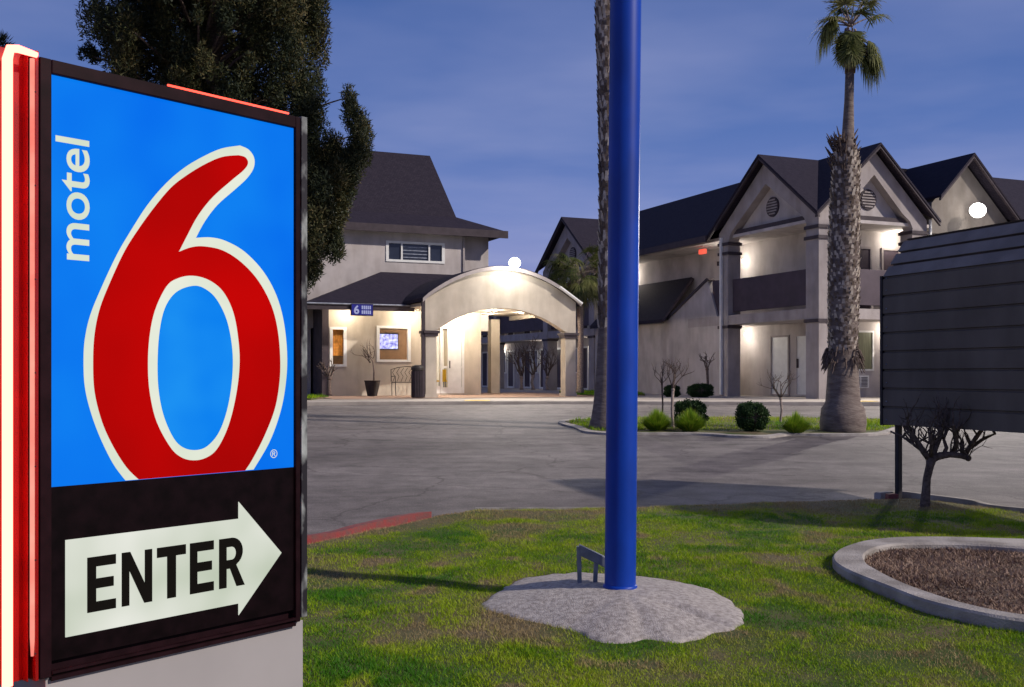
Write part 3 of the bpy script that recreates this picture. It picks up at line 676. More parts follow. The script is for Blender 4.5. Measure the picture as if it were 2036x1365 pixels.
for su in (14.2, 20.0): slab(rf, [P2, (-0.3, 17.1, ZP), (-0.3, su, ZC)]); slab(rf, [P2, (2.1, su, ZP), (-0.3, su, ZC)])
ZL = 6.35
slab(rf, [(5.9, -0.3, ZP), (5.9, 2.6, ZP), (4.5, 2.6, ZL), (4.5, -0.3, ZL)])
slab(rf, [(5.9, -0.3, ZP), (5.9, 2.6, ZP), (8.2, -0.3, ZC)]); slab(rf, [(8.2, 2.6, ZP), (5.9, 2.6, ZP), (8.2, -0.3, ZC)])
slab(rf, [(4.5, 2.6, ZP), (5.9, 2.6, ZP), (4.5, 2.6, ZL)])
slab(rf, [(8.2, -0.3, ZC), (24, -0.3, ZC), (24, 2.6, ZP), (8.2, 2.6, ZP)]); slab(rf, [(4.5, 5.5, ZC), (24, 5.5, ZC), (24, 2.6, ZP), (4.5, 2.6, ZP)])
rf.build('roof', M['roof'], mot)
fa = MB()      # fascia lines under the gable rakes and eaves
def rake(b, axis, c, half, s, ze, zp, w=0.10, t=0.14):
    for sg in (-1, 1):
        pr = [(c + sg * half, ze - 0.10), (c, zp - 0.10), (c, zp - 0.10 - t), (c + sg * half, ze - 0.10 - t)]
        f = (lambda p, q: (q, p[0], p[1])) if axis == 'v' else (lambda p, q: (p[0], q, p[1]))
        b.prism(pr, f, s, s + w)
rake(fa, 'v', 2.6, 2.9, -0.28, ZC, ZP, .08, .07); rake(fa, 'u', 2.1, 2.4, -0.28, ZC, ZP, .08, .07); rake(fa, 'v', 17.1, 2.9, -0.28, ZC, ZP, .08, .07)
fa.prism([(4.5, ZL - .1), (5.9, ZP - .1), (8.2, ZC - .1), (8.2, ZC - .17), (5.9, ZP - .17), (4.5, ZL - .17)], lambda p, q: (p[0], q, p[1]), -0.28, -0.20)
fa.box(-0.36, -0.30, 5.5, 14.2, ZC - 0.24, ZC - 0.02); fa.box(-0.31, -0.25, 20.0, 36, 4.92, 5.10)
fa.build('fascia', M['trim'], mot)
co = MB()   # core walls
co.box(1.5, 4.5, 1.5, 19.9, 0, 5.55); co.box(1.5, 4.5, 19.9, 36, 0, 5.0); co.box(4.5, 24, 1.5, 8, 0, 5.55); co.box(8.0, 24, 0.15, 1.48, 2.75, 5.5); co.box(4.7, 8.0, 0.15, 1.48, 2.75, 5.19)
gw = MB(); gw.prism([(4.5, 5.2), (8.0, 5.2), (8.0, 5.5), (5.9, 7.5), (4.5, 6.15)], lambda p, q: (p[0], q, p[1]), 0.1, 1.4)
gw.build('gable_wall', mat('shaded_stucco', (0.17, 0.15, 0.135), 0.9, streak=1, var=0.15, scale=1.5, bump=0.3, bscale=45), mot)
co.box(4.5, 24, 0.15, 1.48, 0, 2.4)
co.build('wall', M['stucco_lt'], mot)
so = MB(); so.box(0.12, 1.5, 0.3, 19.9, 5.36, 5.46); so.box(0.12, 1.5, 19.9, 36, 4.93, 5.02); so.box(1.5, 4.4, 0.12, 1.5, 5.36, 5.46); so.build('soffit', M['stucco_lt'], mot)
sl = MB(); sl.box(0.02, 1.5, 0.02, 7.2, 2.42, 2.74); sl.box(1.5, 4.18, 0.02, 1.5, 2.42, 2.74); sl.box(0.02, 1.5, 13.0, 36, 2.42, 2.74); sl.box(0.6, 1.5, 7.2, 13.0, 2.6, 2.74)
sl.build('balcony_slab', M['stucco'], mot)
def bay(axis, s0, L, at):
    """A-framed gable front of a bay, in the plane 'at'; axis is the direction it runs"""
    f = (lambda p, q: (at + q, p[0], p[1])) if axis == 'u' else (lambda p, q: (p[0], at + q, p[1]))
    m = s0 + L / 2; c = 0.56; o = MB()
    for sg in (-1, 1):
        e = m + sg * L / 2; i = m + sg * (L / 2 - c)
        pr = [(e, 5.25), (i, 5.25), (i - sg * 0.12, 5.5), (i - sg * 0.42, 5.72), (m, 6.85), (m, 7.58), (e, 5.56)]
        o.prism(pr, f, 0.0, 0.42)
    o.build('gable_frame', M['stucco'], mot)
    t = MB(); t.prism([(s0 + .9, 5.62), (s0 + L - .9, 5.62), (m, 6.95)], f, 0.30, 0.40); t.build('gable_infill', M['stucco_lt'], mot)
    t = MB(); t.prism([(s0 + .56, 5.46), (s0 + L - .56, 5.46), (s0 + L - .56, 5.60), (s0 + .56, 5.60)], f, 0.14, 0.42); t.build('gable_beam', M['trim'], mot)
    v = MB(); N = 24; cz = 6.13; r = 0.27
    vf = lambda a, z, q: f((a, z), q)
    ringo = [(m + (r + .05) * math.cos(2 * math.pi * k / N), cz + (r + .05) * math.sin(2 * math.pi * k / N)) for k in range(N)]
    v.prism(ringo, f, 0.262, 0.30); vent = v.build('gable_vent', M['trim'], mot)
    v = MB()
    for q in range(6):
        z = cz - r + 0.05 + q * (2 * r - 0.1) / 5; w = math.sqrt(max(r * r - (z - cz) ** 2, 0.004))
        v.prism([(m - w, z - .022), (m + w, z - .022), (m + w, z + .022), (m - w, z + .022)], f, 0.235, 0.26)
    v.build('louvre', M['stucco'], vent)
bay('u', 0, 5.2, 0.0); bay('v', 0.012, 4.2, 0.008); bay('u', 14.5, 5.2, 0.0)
def column(x0, x1, y0, y1):
    H_ = 4.92 if y0 > 20 else 5.26
    c = MB(); c.box(x0, x1, y0, y1, 0, H_); o = c.build('column', M['stucco'], mot)
    for z in ((2.30, 4.80, 5.12) if y0 < 20 else (2.30, 4.6)):
        t = MB(); t.box(x0 - .045, x1 + .045, y0 - .045, y1 + .045, z, z + .10); t.build('band', M['trim'], o)
for c in ((0.004, 0.52, 0.004, 0.60), (0.004, 0.50, 4.68, 5.196), (3.62, 4.20, 0.012, 0.52), (0.004, 0.5, 14.504, 15.0), (0.004, 0.5, 19.2, 19.7), (0.004, 0.45, 25.5, 25.9), (0.004, 0.45, 31.5, 31.9)): column(*c)
def panel(x0, x1, y0, y1, z0=2.86, z1=3.96):
    MB().box(x0, x1, y0, y1, z0, z1).build('balcony_panel', M['purple'], mot, bevel=0.01)
panel(0.18, 0.26, 0.62, 4.66); panel(0.54, 3.60, 0.18, 0.26); panel(0.10, 0.18, 5.22, 5.75, 2.45, 4.0); panel(0.18, 0.26, 15.02, 19.18)
for a, c in ((19.72, 25.48), (25.92, 31.48), (31.92, 36)): panel(0.18, 0.26, a, c)
# stair enclosure with its lean-to roof
st = MB(); st.prism([(5.22, 0), (5.22, 2.4), (5.95, 4.02), (8.6, 2.76), (14.48, 2.76), (14.48, 0)], lambda p, q: (q, p[0], p[1]), 0.03, 0.18)
st.box(0.18, 1.5, 6.6, 6.72, 0, 2.4)
st.build('stair_wall', M['stucco_lt'], mot)
cp = MB(); cp.prism([(5.75, 4.02), (5.95, 4.12), (8.6, 2.86), (8.6, 2.76), (5.95, 4.02)], lambda p, q: (q, p[0], p[1]), -0.02, 0.23); cp.build('stair_coping', M['trim'], mot)
lr = MB()
A_, B_, C_, D_ = (-0.3, 8.45, 2.66), (-0.3, 14.3, 2.66), (1.48, 14.3, 4.35), (1.48, 9.2, 4.35)
up = lambda p: (p[0], p[1], p[2] + 0.13)
lr.faces([A_, B_, C_, D_, up(A_), up(B_), up(C_), up(D_)], [(3, 2, 1, 0), (4, 5, 6, 7), (0, 1, 5, 4), (1, 2, 6, 5), (2, 3, 7, 6), (3, 0, 4, 7)])
lr.build('stair_roof', M['roof'], mot)
sf = MB(); sf.tube([(-.32, 8.4, 2.70), (1.48, 9.15, 4.40)], 0.07, 4); sf.build('stair_fascia', M['trim'], mot)
# doors, windows, air conditioner
def opening(x0, x1, y0, y1, z0, z1, name, m, fr=0.06, fm='white', out=(0, -1)):
    """flat unit set on a wall: frame with a pane inset; thin axis given by out"""
    ox, oy = out
    f = MB()
    if oy:
        for q in ((x0, x0 + fr, z0, z1), (x1 - fr, x1, z0, z1), (x0 + fr, x1 - fr, z0, z0 + fr), (x0 + fr, x1 - fr, z1 - fr, z1)): f.box(q[0], q[1], y0 - .05, y0 + .02, q[2], q[3])
        o = f.build(name, M[fm], mot); MB().box(x0 + fr, x1 - fr, y0 - .02, y0 + .01, z0 + fr, z1 - fr).build('pane' if name == 'window' else 'leaf', m, o)
    else:
        for q in ((y0, y0 + fr, z0, z1), (y1 - fr, y1, z0, z1), (y0 + fr, y1 - fr, z0, z0 + fr), (y0 + fr, y1 - fr, z1 - fr, z1)): f.box(x0 - .05, x0 + .02, q[0], q[1], q[2], q[3])
        o = f.build(name, M[fm], mot); MB().box(x0 - .02, x0 + .01, y0 + fr, y1 - fr, z0 + fr, z1 - fr).build('pane' if name == 'window' else 'leaf', m, o)
    return o
M['curtain'] = mat('curtained_glass', (0.13, 0.14, 0.09), 0.25, col2=(0.20, 0.21, 0.13), scale=4, stretch=(6, 6, 0.3), spec=0.5)
opening(2.55, 3.40, 1.5, 0, 0.85, 2.15, 'window', M['curtain'])
opening(2.2, 3.32, 1.5, 0, 2.76, 4.85, 'door', M['purple'], 0.07, 'stucco'); opening(3.72, 4.5, 1.5, 0, 2.76, 4.85, 'door', M['purple'], 0.07, 'stucco')
opening(1.5, 0, 2.1, 2.95, 0.02, 2.05, 'door', M['white'], 0.06, 'stucco_lt', (-1, 0)); opening(1.5, 0, 3.3, 4.3, 0.02, 2.05, 'door', M['white'], 0.06, 'stucco', (-1, 0))
ac = MB(); ac.box(2.45, 3.15, 1.40, 1.5, 0.30, 0.70); aco = ac.build('air_conditioner', M['white'], mot, bevel=0.01)
gr = MB()
for q in range(7): gr.box(2.52, 2.78, 1.385, 1.40, 0.35 + q * .045, 0.372 + q * .045); gr.box(2.83, 3.08, 1.385, 1.40, 0.35 + q * .045, 0.372 + q * .045)
gr.build('grille', M['trim'], aco)
for u_ in (15.6, 17.9, 20.5, 22.4, 24.4, 26.6, 28.6, 30.4, 32.5):
    opening(1.5, 0, u_, u_ + 0.9, 2.76, 4.7, 'door', M['purple'], 0.07, 'white', (-1, 0)); opening(1.5, 0, u_ + 1.1, u_ + 1.75, 3.5, 4.65, 'window', M['glass'], 0.06, 'white', (-1, 0))
    opening(1.5, 0, u_, u_ + 0.9, 0.02, 2.05, 'door', M['purple'], 0.09, 'white', (-1, 0)); opening(1.5, 0, u_ + 1.1, u_ + 1.75, 0.8, 2.0, 'window', M['glass'], 0.06, 'white', (-1, 0))
for (x_, y_) in ((0.62, -0.05), (-0.06, 5.0)):
    d_ = MB(); d_.box(x_ - .04, x_ + .04, y_ - .04, y_ + .04, 0.05, 5.4); d_.build('downspout', M['white'], mot)
d_ = MB(); d_.box(4.3, 4.36, -.05, .02, 4.9, 5.6); d_.prism([(4.30, 4.9), (4.36, 4.9), (4.62, 4.62), (4.56, 4.62)], lambda p, q: (p[0], q, p[1]), -.05, .02); d_.build('downspout', M['white'], mot)
hd = MB(); hd.box(1.42, 1.5, 2.82, 2.87, 0.95, 1.25); hd.build('door_handle', M['trim'], mot)
ex = MB().box(0.5, 0.62, 6.9, 7.25, 5.10, 5.27).build('exit_light', M['e_exit'], mot)
b_ = MB(); b_.box(1.46, 1.5, 7.4, 7.5, 4.75, 4.9); b_.build('alarm_box', M['trim'], mot)
# bulkhead lights on the walkways
def loc2w(o, v, u, z): a = TH; return Vector((o.x + v * math.cos(a) - u * math.sin(a), o.y + v * math.sin(a) + u * math.cos(a), o.z + z))
def plight(name, p, e, col, rad=0.08, spot=None):
    l_ = D.lights.new(name, 'POINT'); l_.energy = e; l_.color = col; l_.shadow_soft_size = rad
    o = D.objects.new(name, l_); C.objects.link(o); o.location = p; return o
def wall_lamp(v, u, z, dv, du, e, col=(1, .92, .80)):
    lb = MB(); lb.sphere((v, u, z), 0.085, 10, 6); lb.build('wall_light', M['e_warm'], mot, smooth=True)
    plight('wall_light_glow', loc2w(ORG, v + dv, u + du, z - 0.05), e, col)
wall_lamp(1.42, 13.6, 4.95, -0.3, 0, 40); wall_lamp(1.42, 5.75, 4.75, -0.55, 0, 45); wall_lamp(1.42, 5.6, 2.15, -0.55, 0, 45)
wall_lamp(4.05, 1.42, 5.15, 0, -0.3, 30); wall_lamp(3.85, 1.42, 2.2, 0, -0.3, 26)
wall_lamp(1.42, 21.9, 4.7, -0.22, 0, 30); wall_lamp(1.42, 27.9, 4.7, -0.22, 0, 30); wall_lamp(1.42, 22.0, 2.15, -0.22, 0, 26); wall_lamp(1.42, 17.0, 2.15, -0.22, 0, 16); wall_lamp(1.42, 28.0, 2.15, -0.22, 0, 20)

def flood(name, p, facing, e, label, r=0.17, aim=None, beam=0):
    t = empty(name, p, label=label, cat='floodlight')
    h = MB(); h.box(-0.12, 0.12, 0.0, 0.16, -0.10, 0.12); h.build('housing', M['metal'], t, bevel=0.02)
    h = MB(); h.tube([(0, 0.1, 0), (0, 0.35, -0.05)], 0.03, 8); h.build('arm', M['metal'], t)
    h = MB(); h.sphere((0, -0.06, 0), r, 18, 12, (1, 0.7, 0.9)); h.build('lens', M['e_lamp'], t, smooth=True)
    plight(name + '_glow', p + facing, e, (1, .95, .86), 0.15)
    if aim:
        l_ = D.lights.new(name + '_beam', 'SPOT'); l_.energy = beam; l_.color = (1, .93, .84); l_.spot_size = R(130); l_.spot_blend = .8; l_.shadow_soft_size = .15
        o = D.objects.new(name + '_beam', l_); C.objects.link(o); q = p + Vector((-.1, -.45, 0)); o.location = q; o.rotation_euler = (Vector(aim) - q).to_track_quat('-Z', 'Y').to_euler()
    return t
flood('floodlight', loc2w(ORG, 5.93, -0.35, 5.93), Vector((-0.2, -0.8, 0.0)), 38, 'glaring white floodlight under the gable above the ribbed cabinet', 0.26, (9.5, 17, .6), 5200)

# ------------------------------------------------------------------ office with tower and arched portico
OO = Vector((-2.70, 32.8, SWZ))
off = empty('motel_office', OO, TH, label='motel office with steep dark tower roof and arched drive-up portico', cat='office building')
def opart(b, name, m, par=off, **k): return b.build(name, m, par, **k)
b = MB()
arc_i = lambda v: 2.12 + 0.74 * (1 - ((v - 2.62) / 2.24) ** 2)
arc_o = lambda v: 3.10 + 0.98 * (1 - ((v - 2.60) / 2.62) ** 2)
vsn = np.linspace(0.0, 5.22, 41)
inner_pts = [(v, arc_i(v)) for v in np.linspace(0.38, 4.86, 31)]
outer_pts = [(v, arc_o(v)) for v in np.linspace(5.22, 0.0, 41)]
# build as strips so the concave outline stays exact
N = 40; tt = np.linspace(0, 1, N + 1)
for d_a in (0.0, 0.32):
    pass
vs = []
for t in tt:
    v = 5.22 * t; lo = 2.12 if (v < 0.38 or v > 4.86) else arc_i(v)
    vs += [(v, 0, lo), (v, 0, arc_o(v)), (v, 0.32, lo), (v, 0.32, arc_o(v))]
fs = []
for i in range(N):
    a = i * 4; c = a + 4
    fs += [(a, c, c + 1, a + 1), (a + 2, a + 3, c + 3, c + 2), (a, a + 2, c + 2, c), (a + 1, c + 1, c + 3, a + 3)]
fs += [(0, 1, 3, 2), (N * 4, N * 4 + 2, N * 4 + 3, N * 4 + 1)]
b.faces(vs, fs); opart(b, 'arch_wall', M['cream'])
for (xa, xb, ya, yb) in ((0.02, 0.38, 0.0, 0.36), (4.84, 5.22, 0.0, 0.36), (4.02, 4.36, 4.5, 4.85)):
    c = opart(MB().box(xa, xb, ya, yb, 0, 2.119 if ya < 1 else 2.75), 'column', M['cream'])
    if ya < 1:
        t = MB(); t.box(xa - .08, xb + .08, ya - .08, yb + .08, 2.02, 2.10); t.box(xa - .04, xb + .04, ya - .04, yb + .04, 1.92, 2.02); t.build('capital', M['trim'], c)
        t = MB(); t.box(xa - .03, xb + .03, ya - .03, yb + .03, 0, .12); t.build('base', M['cream'], c)
rf = MB(); N = 30; vs = []
for t in np.linspace(0, 1, N + 1):
    v = -0.12 + 5.46 * t; z = arc_o(min(max(v, 0), 5.22)) + (0.0 if 0 <= v <= 5.22 else -0.12)
    vs += [(v, -0.14, z + .01), (v, -0.14, z + .12), (v, 5.2, z + .01), (v, 5.2, z + .12)]
fs = []
for i in range(N):
    a = i * 4; c = a + 4
    fs += [(a, c, c + 1, a + 1), (a + 2, a + 3, c + 3, c + 2), (a, a + 2, c + 2, c), (a + 1, c + 1, c + 3, a + 3)]
fs += [(0, 1, 3, 2), (N * 4, N * 4 + 2, N * 4 + 3, N * 4 + 1)]
rf.faces(vs, fs); opart(rf, 'portico_roof', M['roof'])
opart(MB().box(0.02, 5.2, 0.33, 5.1, 2.90, 3.0), 'portico_ceiling', M['cream'])
opart(MB().box(4.98, 5.2, 0.36, 5.1, 2.75, 2.9), 'side_beam', M['cream'])
gu = MB(); gu.tube([(4.55, -0.2, arc_o(4.55) + .04), (5.35, -0.2, arc_o(5.22) - .04)], 0.05, 8); opart(gu, 'gutter', M['white'])
opart(MB().box(-0.10, -0.0, -0.02, 0.08, 0.05, 3.1), 'downspout', M['trim'])
pe = MB(); vs = []
for t in np.linspace(0, 1, N + 1):
    v = -0.12 + 5.46 * t; z = arc_o(min(max(v, 0), 5.22)) + (0.0 if 0 <= v <= 5.22 else -0.12)
    vs += [(v, -0.165, z - .02), (v, -0.165, z + .10), (v, -0.142, z - .02), (v, -0.142, z + .10)]
pe.faces(vs, fs); opart(pe, 'roof_edge', M['stucco'])
# ground floor walls (openings left as holes)
WU = 2.6
def wall_with_holes(b, x0, x1, z0, z1, holes, y0, y1):
    xs_ = sorted({x0, x1} | {h[0] for h in holes} | {h[1] for h in holes}); zs_ = sorted({z0, z1} | {h[2] for h in holes} | {h[3] for h in holes})
    for i in range(len(xs_) - 1):
        for j in range(len(zs_) - 1):
            cx_ = (xs_[i] + xs_[i + 1]) / 2; cz_ = (zs_[j] + zs_[j + 1]) / 2
            if any(h[0] < cx_ < h[1] and h[2] < cz_ < h[3] for h in holes): continue
            b.box(xs_[i], xs_[i + 1], y0, y1, zs_[j], zs_[j + 1])
holes = [(-2.36, -1.86, 1.02, 2.25), (-0.79, 0.32, 1.18, 2.32), (1.14, 2.22, 0.10, 2.35)]
b = MB(); wall_with_holes(b, -2.60, 2.88, 0.0, 2.95, holes, WU, WU + .18); opart(b, 'front_wall', M['cream'])
opart(MB().box(2.70, 2.88, WU + .18, 9, 0, 2.95), 'side_wall', M['cream'])
opart(MB().box(-2.62, -2.44, WU + .18, 9, 0, 2.95), 'side_wall', M['shadewall'])
opart(MB().box(-2.66, -2.44, WU - .10, WU + 0.10, 0, 2.9), 'corner_post', M['trim'])
b = MB(); b.box(-2.44, 2.7, 6.0, 6.1, 0, 2.95); opart(b, 'inner_wall', M['tan']); opart(MB().box(1.5, 2.69, 5.9, 5.99, 0, 2.79), 'inner_wall', M['white'])
opart(MB().box(-2.44, 2.7, WU + .18, 6.0, 2.80, 2.88), 'inner_ceiling', M['white'])
opart(MB().box(-2.9, 2.9, 1.75, WU, 2.86, 2.94), 'eave_soffit', M['cream'])
def owindow(x0, x1, z0, z1, bars=(), fm='white'):
    f = MB(); t = .07
    for q in ((x0 - .03, x0 + t, z0 - .03, z1 + .03), (x1 - t, x1 + .03, z0 - .03, z1 + .03), (x0 + t, x1 - t, z0 - .03, z0 + t - .02), (x0 + t, x1 - t, z1 - t + .02, z1 + .03)): f.box(q[0], q[1], WU - .03, WU + .08, q[2], q[3])
    for bx in bars: f.box(bx - .025, bx + .025, WU - .01, WU + .06, z0 + .05, z1 - .05)
    return opart(f, 'window', M[fm])
w1 = owindow(-2.36, -1.86, 1.02, 2.25); w2 = owindow(-0.79, 0.32, 1.18, 2.32)
# storefront door
f = MB()
for q in ((1.10, 1.17, 0.1, 2.38), (1.40, 1.47, 0.1, 2.35), (2.18, 2.26, 0.1, 2.38), (1.17, 2.18, 2.30, 2.38)): f.box(q[0], q[1], WU - .02, WU + .08, q[2], q[3])
f.box(1.47, 2.18, WU, WU + .05, 0.1, .30); f.box(1.17, 1.40, WU, WU + .05, 0.1, .35); f.box(1.47, 2.18, WU, WU + .05, 0.95, 1.02)
dr = opart(f, 'door', M['white'])
MB().box(1.70, 2.16, WU + .005, WU + .045, 0.3, 2.30).build('door_leaf', M['white'], dr); MB().box(1.655, 1.695, WU - .05, WU + .0, 0.3, 2.3).build('door_stile', M['white'], dr)
MB().box(1.72, 1.75, WU - .04, WU, 0.95, 1.2).build('handle', M['trim'], dr)
# lower hip roof
lr = MB(); zl_, zh_ = 2.95, 4.28
a1, a2, a3, a4 = (-3.42, 1.68, zl_), (0.15, 1.68, zl_), (2.5, 4.02, zh_), (-0.25, 4.02, zh_)
a5 = (-3.42, 9.0, zl_); a6 = (-0.25, 9.0, zh_)
lr.faces([a1, a2, a3, a4], [(0, 1, 2, 3)]); lr.faces([a1, a4, a6, a5], [(0, 1, 2, 3)])
dn = lambda p: (p[0], p[1], p[2] - .14)
lr.faces([a1, a2, dn(a2), dn(a1)], [(0, 3, 2, 1)]); lr.faces([a1, a5, dn(a5), dn(a1)], [(0, 1, 2, 3)]); lr.faces([dn(a1), dn(a2), dn(a3), dn(a4)], [(3, 2, 1, 0)]); lr.faces([a2, a3, dn(a3), dn(a2)], [(0, 3, 2, 1)])
opart(lr, 'lower_roof', M['roof'])
fb = MB(); fb.box(-3.46, 0.18, 1.60, 1.67, 2.78, 2.97); fb.box(-3.49, -3.43, 1.60, 9, 2.78, 2.97); opart(fb, 'fascia', M['trim'])
gu = MB(); gu.tube([(-3.45, 1.57, 2.965), (0.16, 1.57, 2.965)], 0.03, 8); opart(gu, 'eave_gutter', M['metal'])
gu = MB(); gu.prism([(0.15, 2.78), (0.15, 2.97), (0.9, 3.46), (0.9, 3.30)], lambda p, q: (p[0], q - (p[0] - .15) * 2.1, p[1]), 1.60, 1.67); 
# tower
tw = MB(); TU = 4.0
wall_with_holes(tw, -6.0, 2.74, 2.3, 5.75, [(-0.06, 2.0, 4.68, 5.32)], TU, TU + .2); opart(tw, 'tower_wall', M['stucco_lt'])
tw = MB(); tw.box(2.76, 3.85, TU + .35, TU + .5, 2.3, 5.75); tw.box(3.7, 3.85, TU + .5, 8, 2.3, 5.75); tw.box(-6, -5.8, TU + .2, 8, 0, 5.75); tw.box(-6, 3.7, 7.9, 8.0, 0, 5.75); tw.box(-6, -2.7, TU + .01, TU + .19, 0, 2.29)
opart(tw, 'tower_side_wall', M['stucco_lt'])
wf = MB()
for q in ((-0.10, 0.0, 4.64, 5.36), (1.94, 2.04, 4.64, 5.36), (0.0, 1.94, 4.64, 4.72), (0.0, 1.94, 5.28, 5.36), (0.44, 0.50, 4.72, 5.28), (1.44, 1.50, 4.72, 5.28)): wf.box(q[0], q[1], TU - .03, TU + .06, q[2], q[3])
tow = opart(wf, 'window', M['white'])
for q in ((0.0, 0.44), (0.50, 1.44), (1.50, 1.94)):
    MB().box(q[0], q[1], TU + .03, TU + .05, 4.72, 5.28).build('pane', M['glass'], tow)
bl = MB()
for k in range(4): bl.box(0.5, 1.44, TU + .018, TU + .028, 4.80 + k * .12, 4.83 + k * .12)
bl.build('blind', M['metal'], tow)
opart(MB().box(2.72, 2.79, TU - .06, TU + .0, 3.5, 5.6), 'downspout', M['stucco'])
rt = MB(); z1_, z2_, z3_ = 5.70, 6.40, 8.75
E = [(-6.4, TU - .4), (4.27, TU - .4), (4.27, 8.4), (-6.4, 8.4)]
Bk = [(-5.0, TU + .55), (2.68, TU + .55), (2.68, 7.4), (-5.0, 7.4)]
Rg = [(-4.0, TU + 1.55), (2.02, TU + 1.55), (2.02, 6.6), (-4.0, 6.6)]
vs = [(p[0], p[1], z1_) for p in E] + [(p[0], p[1], z1_ + .14) for p in E] + [(p[0], p[1], z2_) for p in Bk] + [(p[0], p[1], z3_) for p in Rg]
fs = []
for l_ in range(3):
    for k in range(4): fs.append((l_ * 4 + k, l_ * 4 + (k + 1) % 4, l_ * 4 + 4 + (k + 1) % 4, l_ * 4 + 4 + k))
fs += [(3, 2, 1, 0), (12, 13, 14, 15)]
rt.faces(vs, fs); opart(rt, 'tower_roof', M['roof'])
fb = MB(); fb.box(-6.42, 4.29, TU - .46, TU - .402, 5.60, 5.86); opart(fb, 'tower_fascia', M['trim'])
# porch floor rises slightly to the door
b = MB(); vs = [(-3.0, -0.6, .012), (6.0, -0.6, .012), (6.0, 5.6, .06), (-3.0, 5.6, .06)]
b.faces(vs, [(0, 1, 2, 3)]); o = b.build('porch_floor', M['porch'], off)
# recessed lights; the strongest is added to brighten the door
k_ = 0
for (v, u, z, e) in ((-1.9, 2.15, 2.85, 44), (0.1, 2.15, 2.85, 50), (1.3, 1.4, 2.89, 60), (1.85, 2.05, 2.89, 170), (3.0, 1.6, 2.89, 55), (3.6, 3.6, 2.89, 50), (2.2, 3.9, 2.89, 20), (4.4, 2.6, 2.89, 50)):
    t = MB(); t.tube([(v, u, z + .01), (v, u, z - .02)], 0.07, 14); opart(t, 'downlight', M['e_warm'])
    plight('downlight_glow', loc2w(OO, v, u, z - .12), e, (1, .86, .68), .06)
plight('lobby_glow', loc2w(OO, 1.4, 4.2, 2.4), 420, (1, .86, .66), .2); plight('lobby_glow', loc2w(OO, -1.4, 4.0, 2.4), 80, (1, .80, .55), .2)
flood('floodlight', loc2w(OO, 2.95, -0.18, 4.30), Vector((0, -0.5, -0.2)), 110, 'bright white floodlight on the crown of the portico arch', 0.19, (1.0, 24, .7), 1500)
# things at the office
tv = empty('television', loc2w(OO, -0.28, 3.2, 1.60), TH, label='glowing television seen through the office window', cat='television')
MB().box(-0.36, 0.40, 0.012, 0.06, -0.04, 0.54).build('casing', M['black'], tv); MB().box(-0.33, 0.37, 0.0, 0.012, 0.0, 0.50).build('screen', M['e_tv'], tv)
t = MB(); t.box(-0.78, 0.3, 0, .5, 0, .75); t = t.build('counter', M['tan'], None, label='low brown counter inside the office window', cat='counter'); t.location = loc2w(OO, 0, 3.5, .05); t.rotation_euler = (0, 0, TH)
cu = MB(); N = 16
for k in range(N): cu.box(-2.33 + k * .028, -2.33 + (k + 1) * .028, WU + .12 + .02 * (k % 2), WU + .14 + .02 * (k % 2), 1.35, 2.2)
M['orange'] = mat('orange_curtain', (0.62, 0.27, 0.05), 0.8, var=0.2, scale=12)
cu.build('curtain', M['orange'], w1)
for sx in (1.72, 2.08):
    c = empty('lobby_chair', loc2w(OO, sx, 4.1, .06), TH, label='yellow lobby chair just inside the glass door, %s one' % ('left' if sx < 1.9 else 'right'), cat='chair', group='yellow lobby chairs')
    MB().box(-.12, .12, -.2, .2, .42, .47).build('seat', M['yellowchair'], c); MB().box(-.12, .12, .18, .22, .47, .85).build('backrest', M['yellowchair'], c)
    for q in ((-.1, -.18), (.1, -.18), (-.1, .18), (.1, .18)): MB().box(q[0] - .015, q[0] + .015, q[1] - .015, q[1] + .015, 0, .42).build('leg', M['metal'], c)
M['signblue'] = mat('sign_blue', (0.02, 0.02, 0.16), 0.4, emit=True, es=1.0, col2=(0.035, 0.035, 0.24))
M['signwhite'] = mat('sign_white', (0.30, 0.32, 0.55), 0.4, emit=True, es=1.0, col2=(0.4, 0.4, 0.6))
osn = empty('office_sign', loc2w(OO, -1.6, 1.50, 2.60), TH, label='small blue lit office sign hanging under the eave', cat='sign')
MB().box(-.36, .36, 0, .08, 0, .38).build('box', M['black'], osn); MB().box(-.34, .34, -.008, 0, .02, .36).build('panel', M['signblue'], osn)
text_mesh('6', lambda a, b_, t: (a, -.012, b_), 'numeral', M['signwhite'], osn, bold=.03, box=(-.27, -.10, .05, .33))
for (z0, z1, w) in ((.21, .32, .30), (.06, .17, .30)):
    t = MB()
    for q in range(5): t.box(-.02 + q * .064, .025 + q * .064, -.013, -.009, z0, z1)
    t.build('lettering', M['signwhite'], osn)

# bench
bn = empty('bench', loc2w(OO, 0.10, 2.15, .05), TH, label='ornate dark metal bench under the office window', cat='bench')
t = MB()
for q in range(5): t.tube([(-.55, -.05 - q * .09, .43), (.55, -.05 - q * .09, .43)], .012, 6)
t.build('seat', M['clay'], bn)
t = MB(); t.tube([(-.55, 0, .45), (-.55, .03, .85), (-.3, .03, .92), (0, .03, .95), (.3, .03, .92), (.55, .03, .85), (.55, 0, .45)], .014, 6)
for q in range(7): t.tube([(-.5 + q * .14, .0, .45), (-.42 + q * .14, .02, .62), (-.5 + q * .14, .03, .75), (-.4 + q * .14, .03, .9)], .009, 5)
t.build('backrest', M['clay'], bn)
for sx in (-.53, .53):
    for sy in (0, -.42): t = MB(); t.tube([(sx, sy, .43), (sx, sy * 1.05, 0)], .014, 6); t.build('leg', M['clay'], bn)
    t = MB(); t.tube([(sx, 0, .62), (sx, -.38, .64), (sx, -.42, .43)], .012, 6); t.build('armrest', M['clay'], bn)
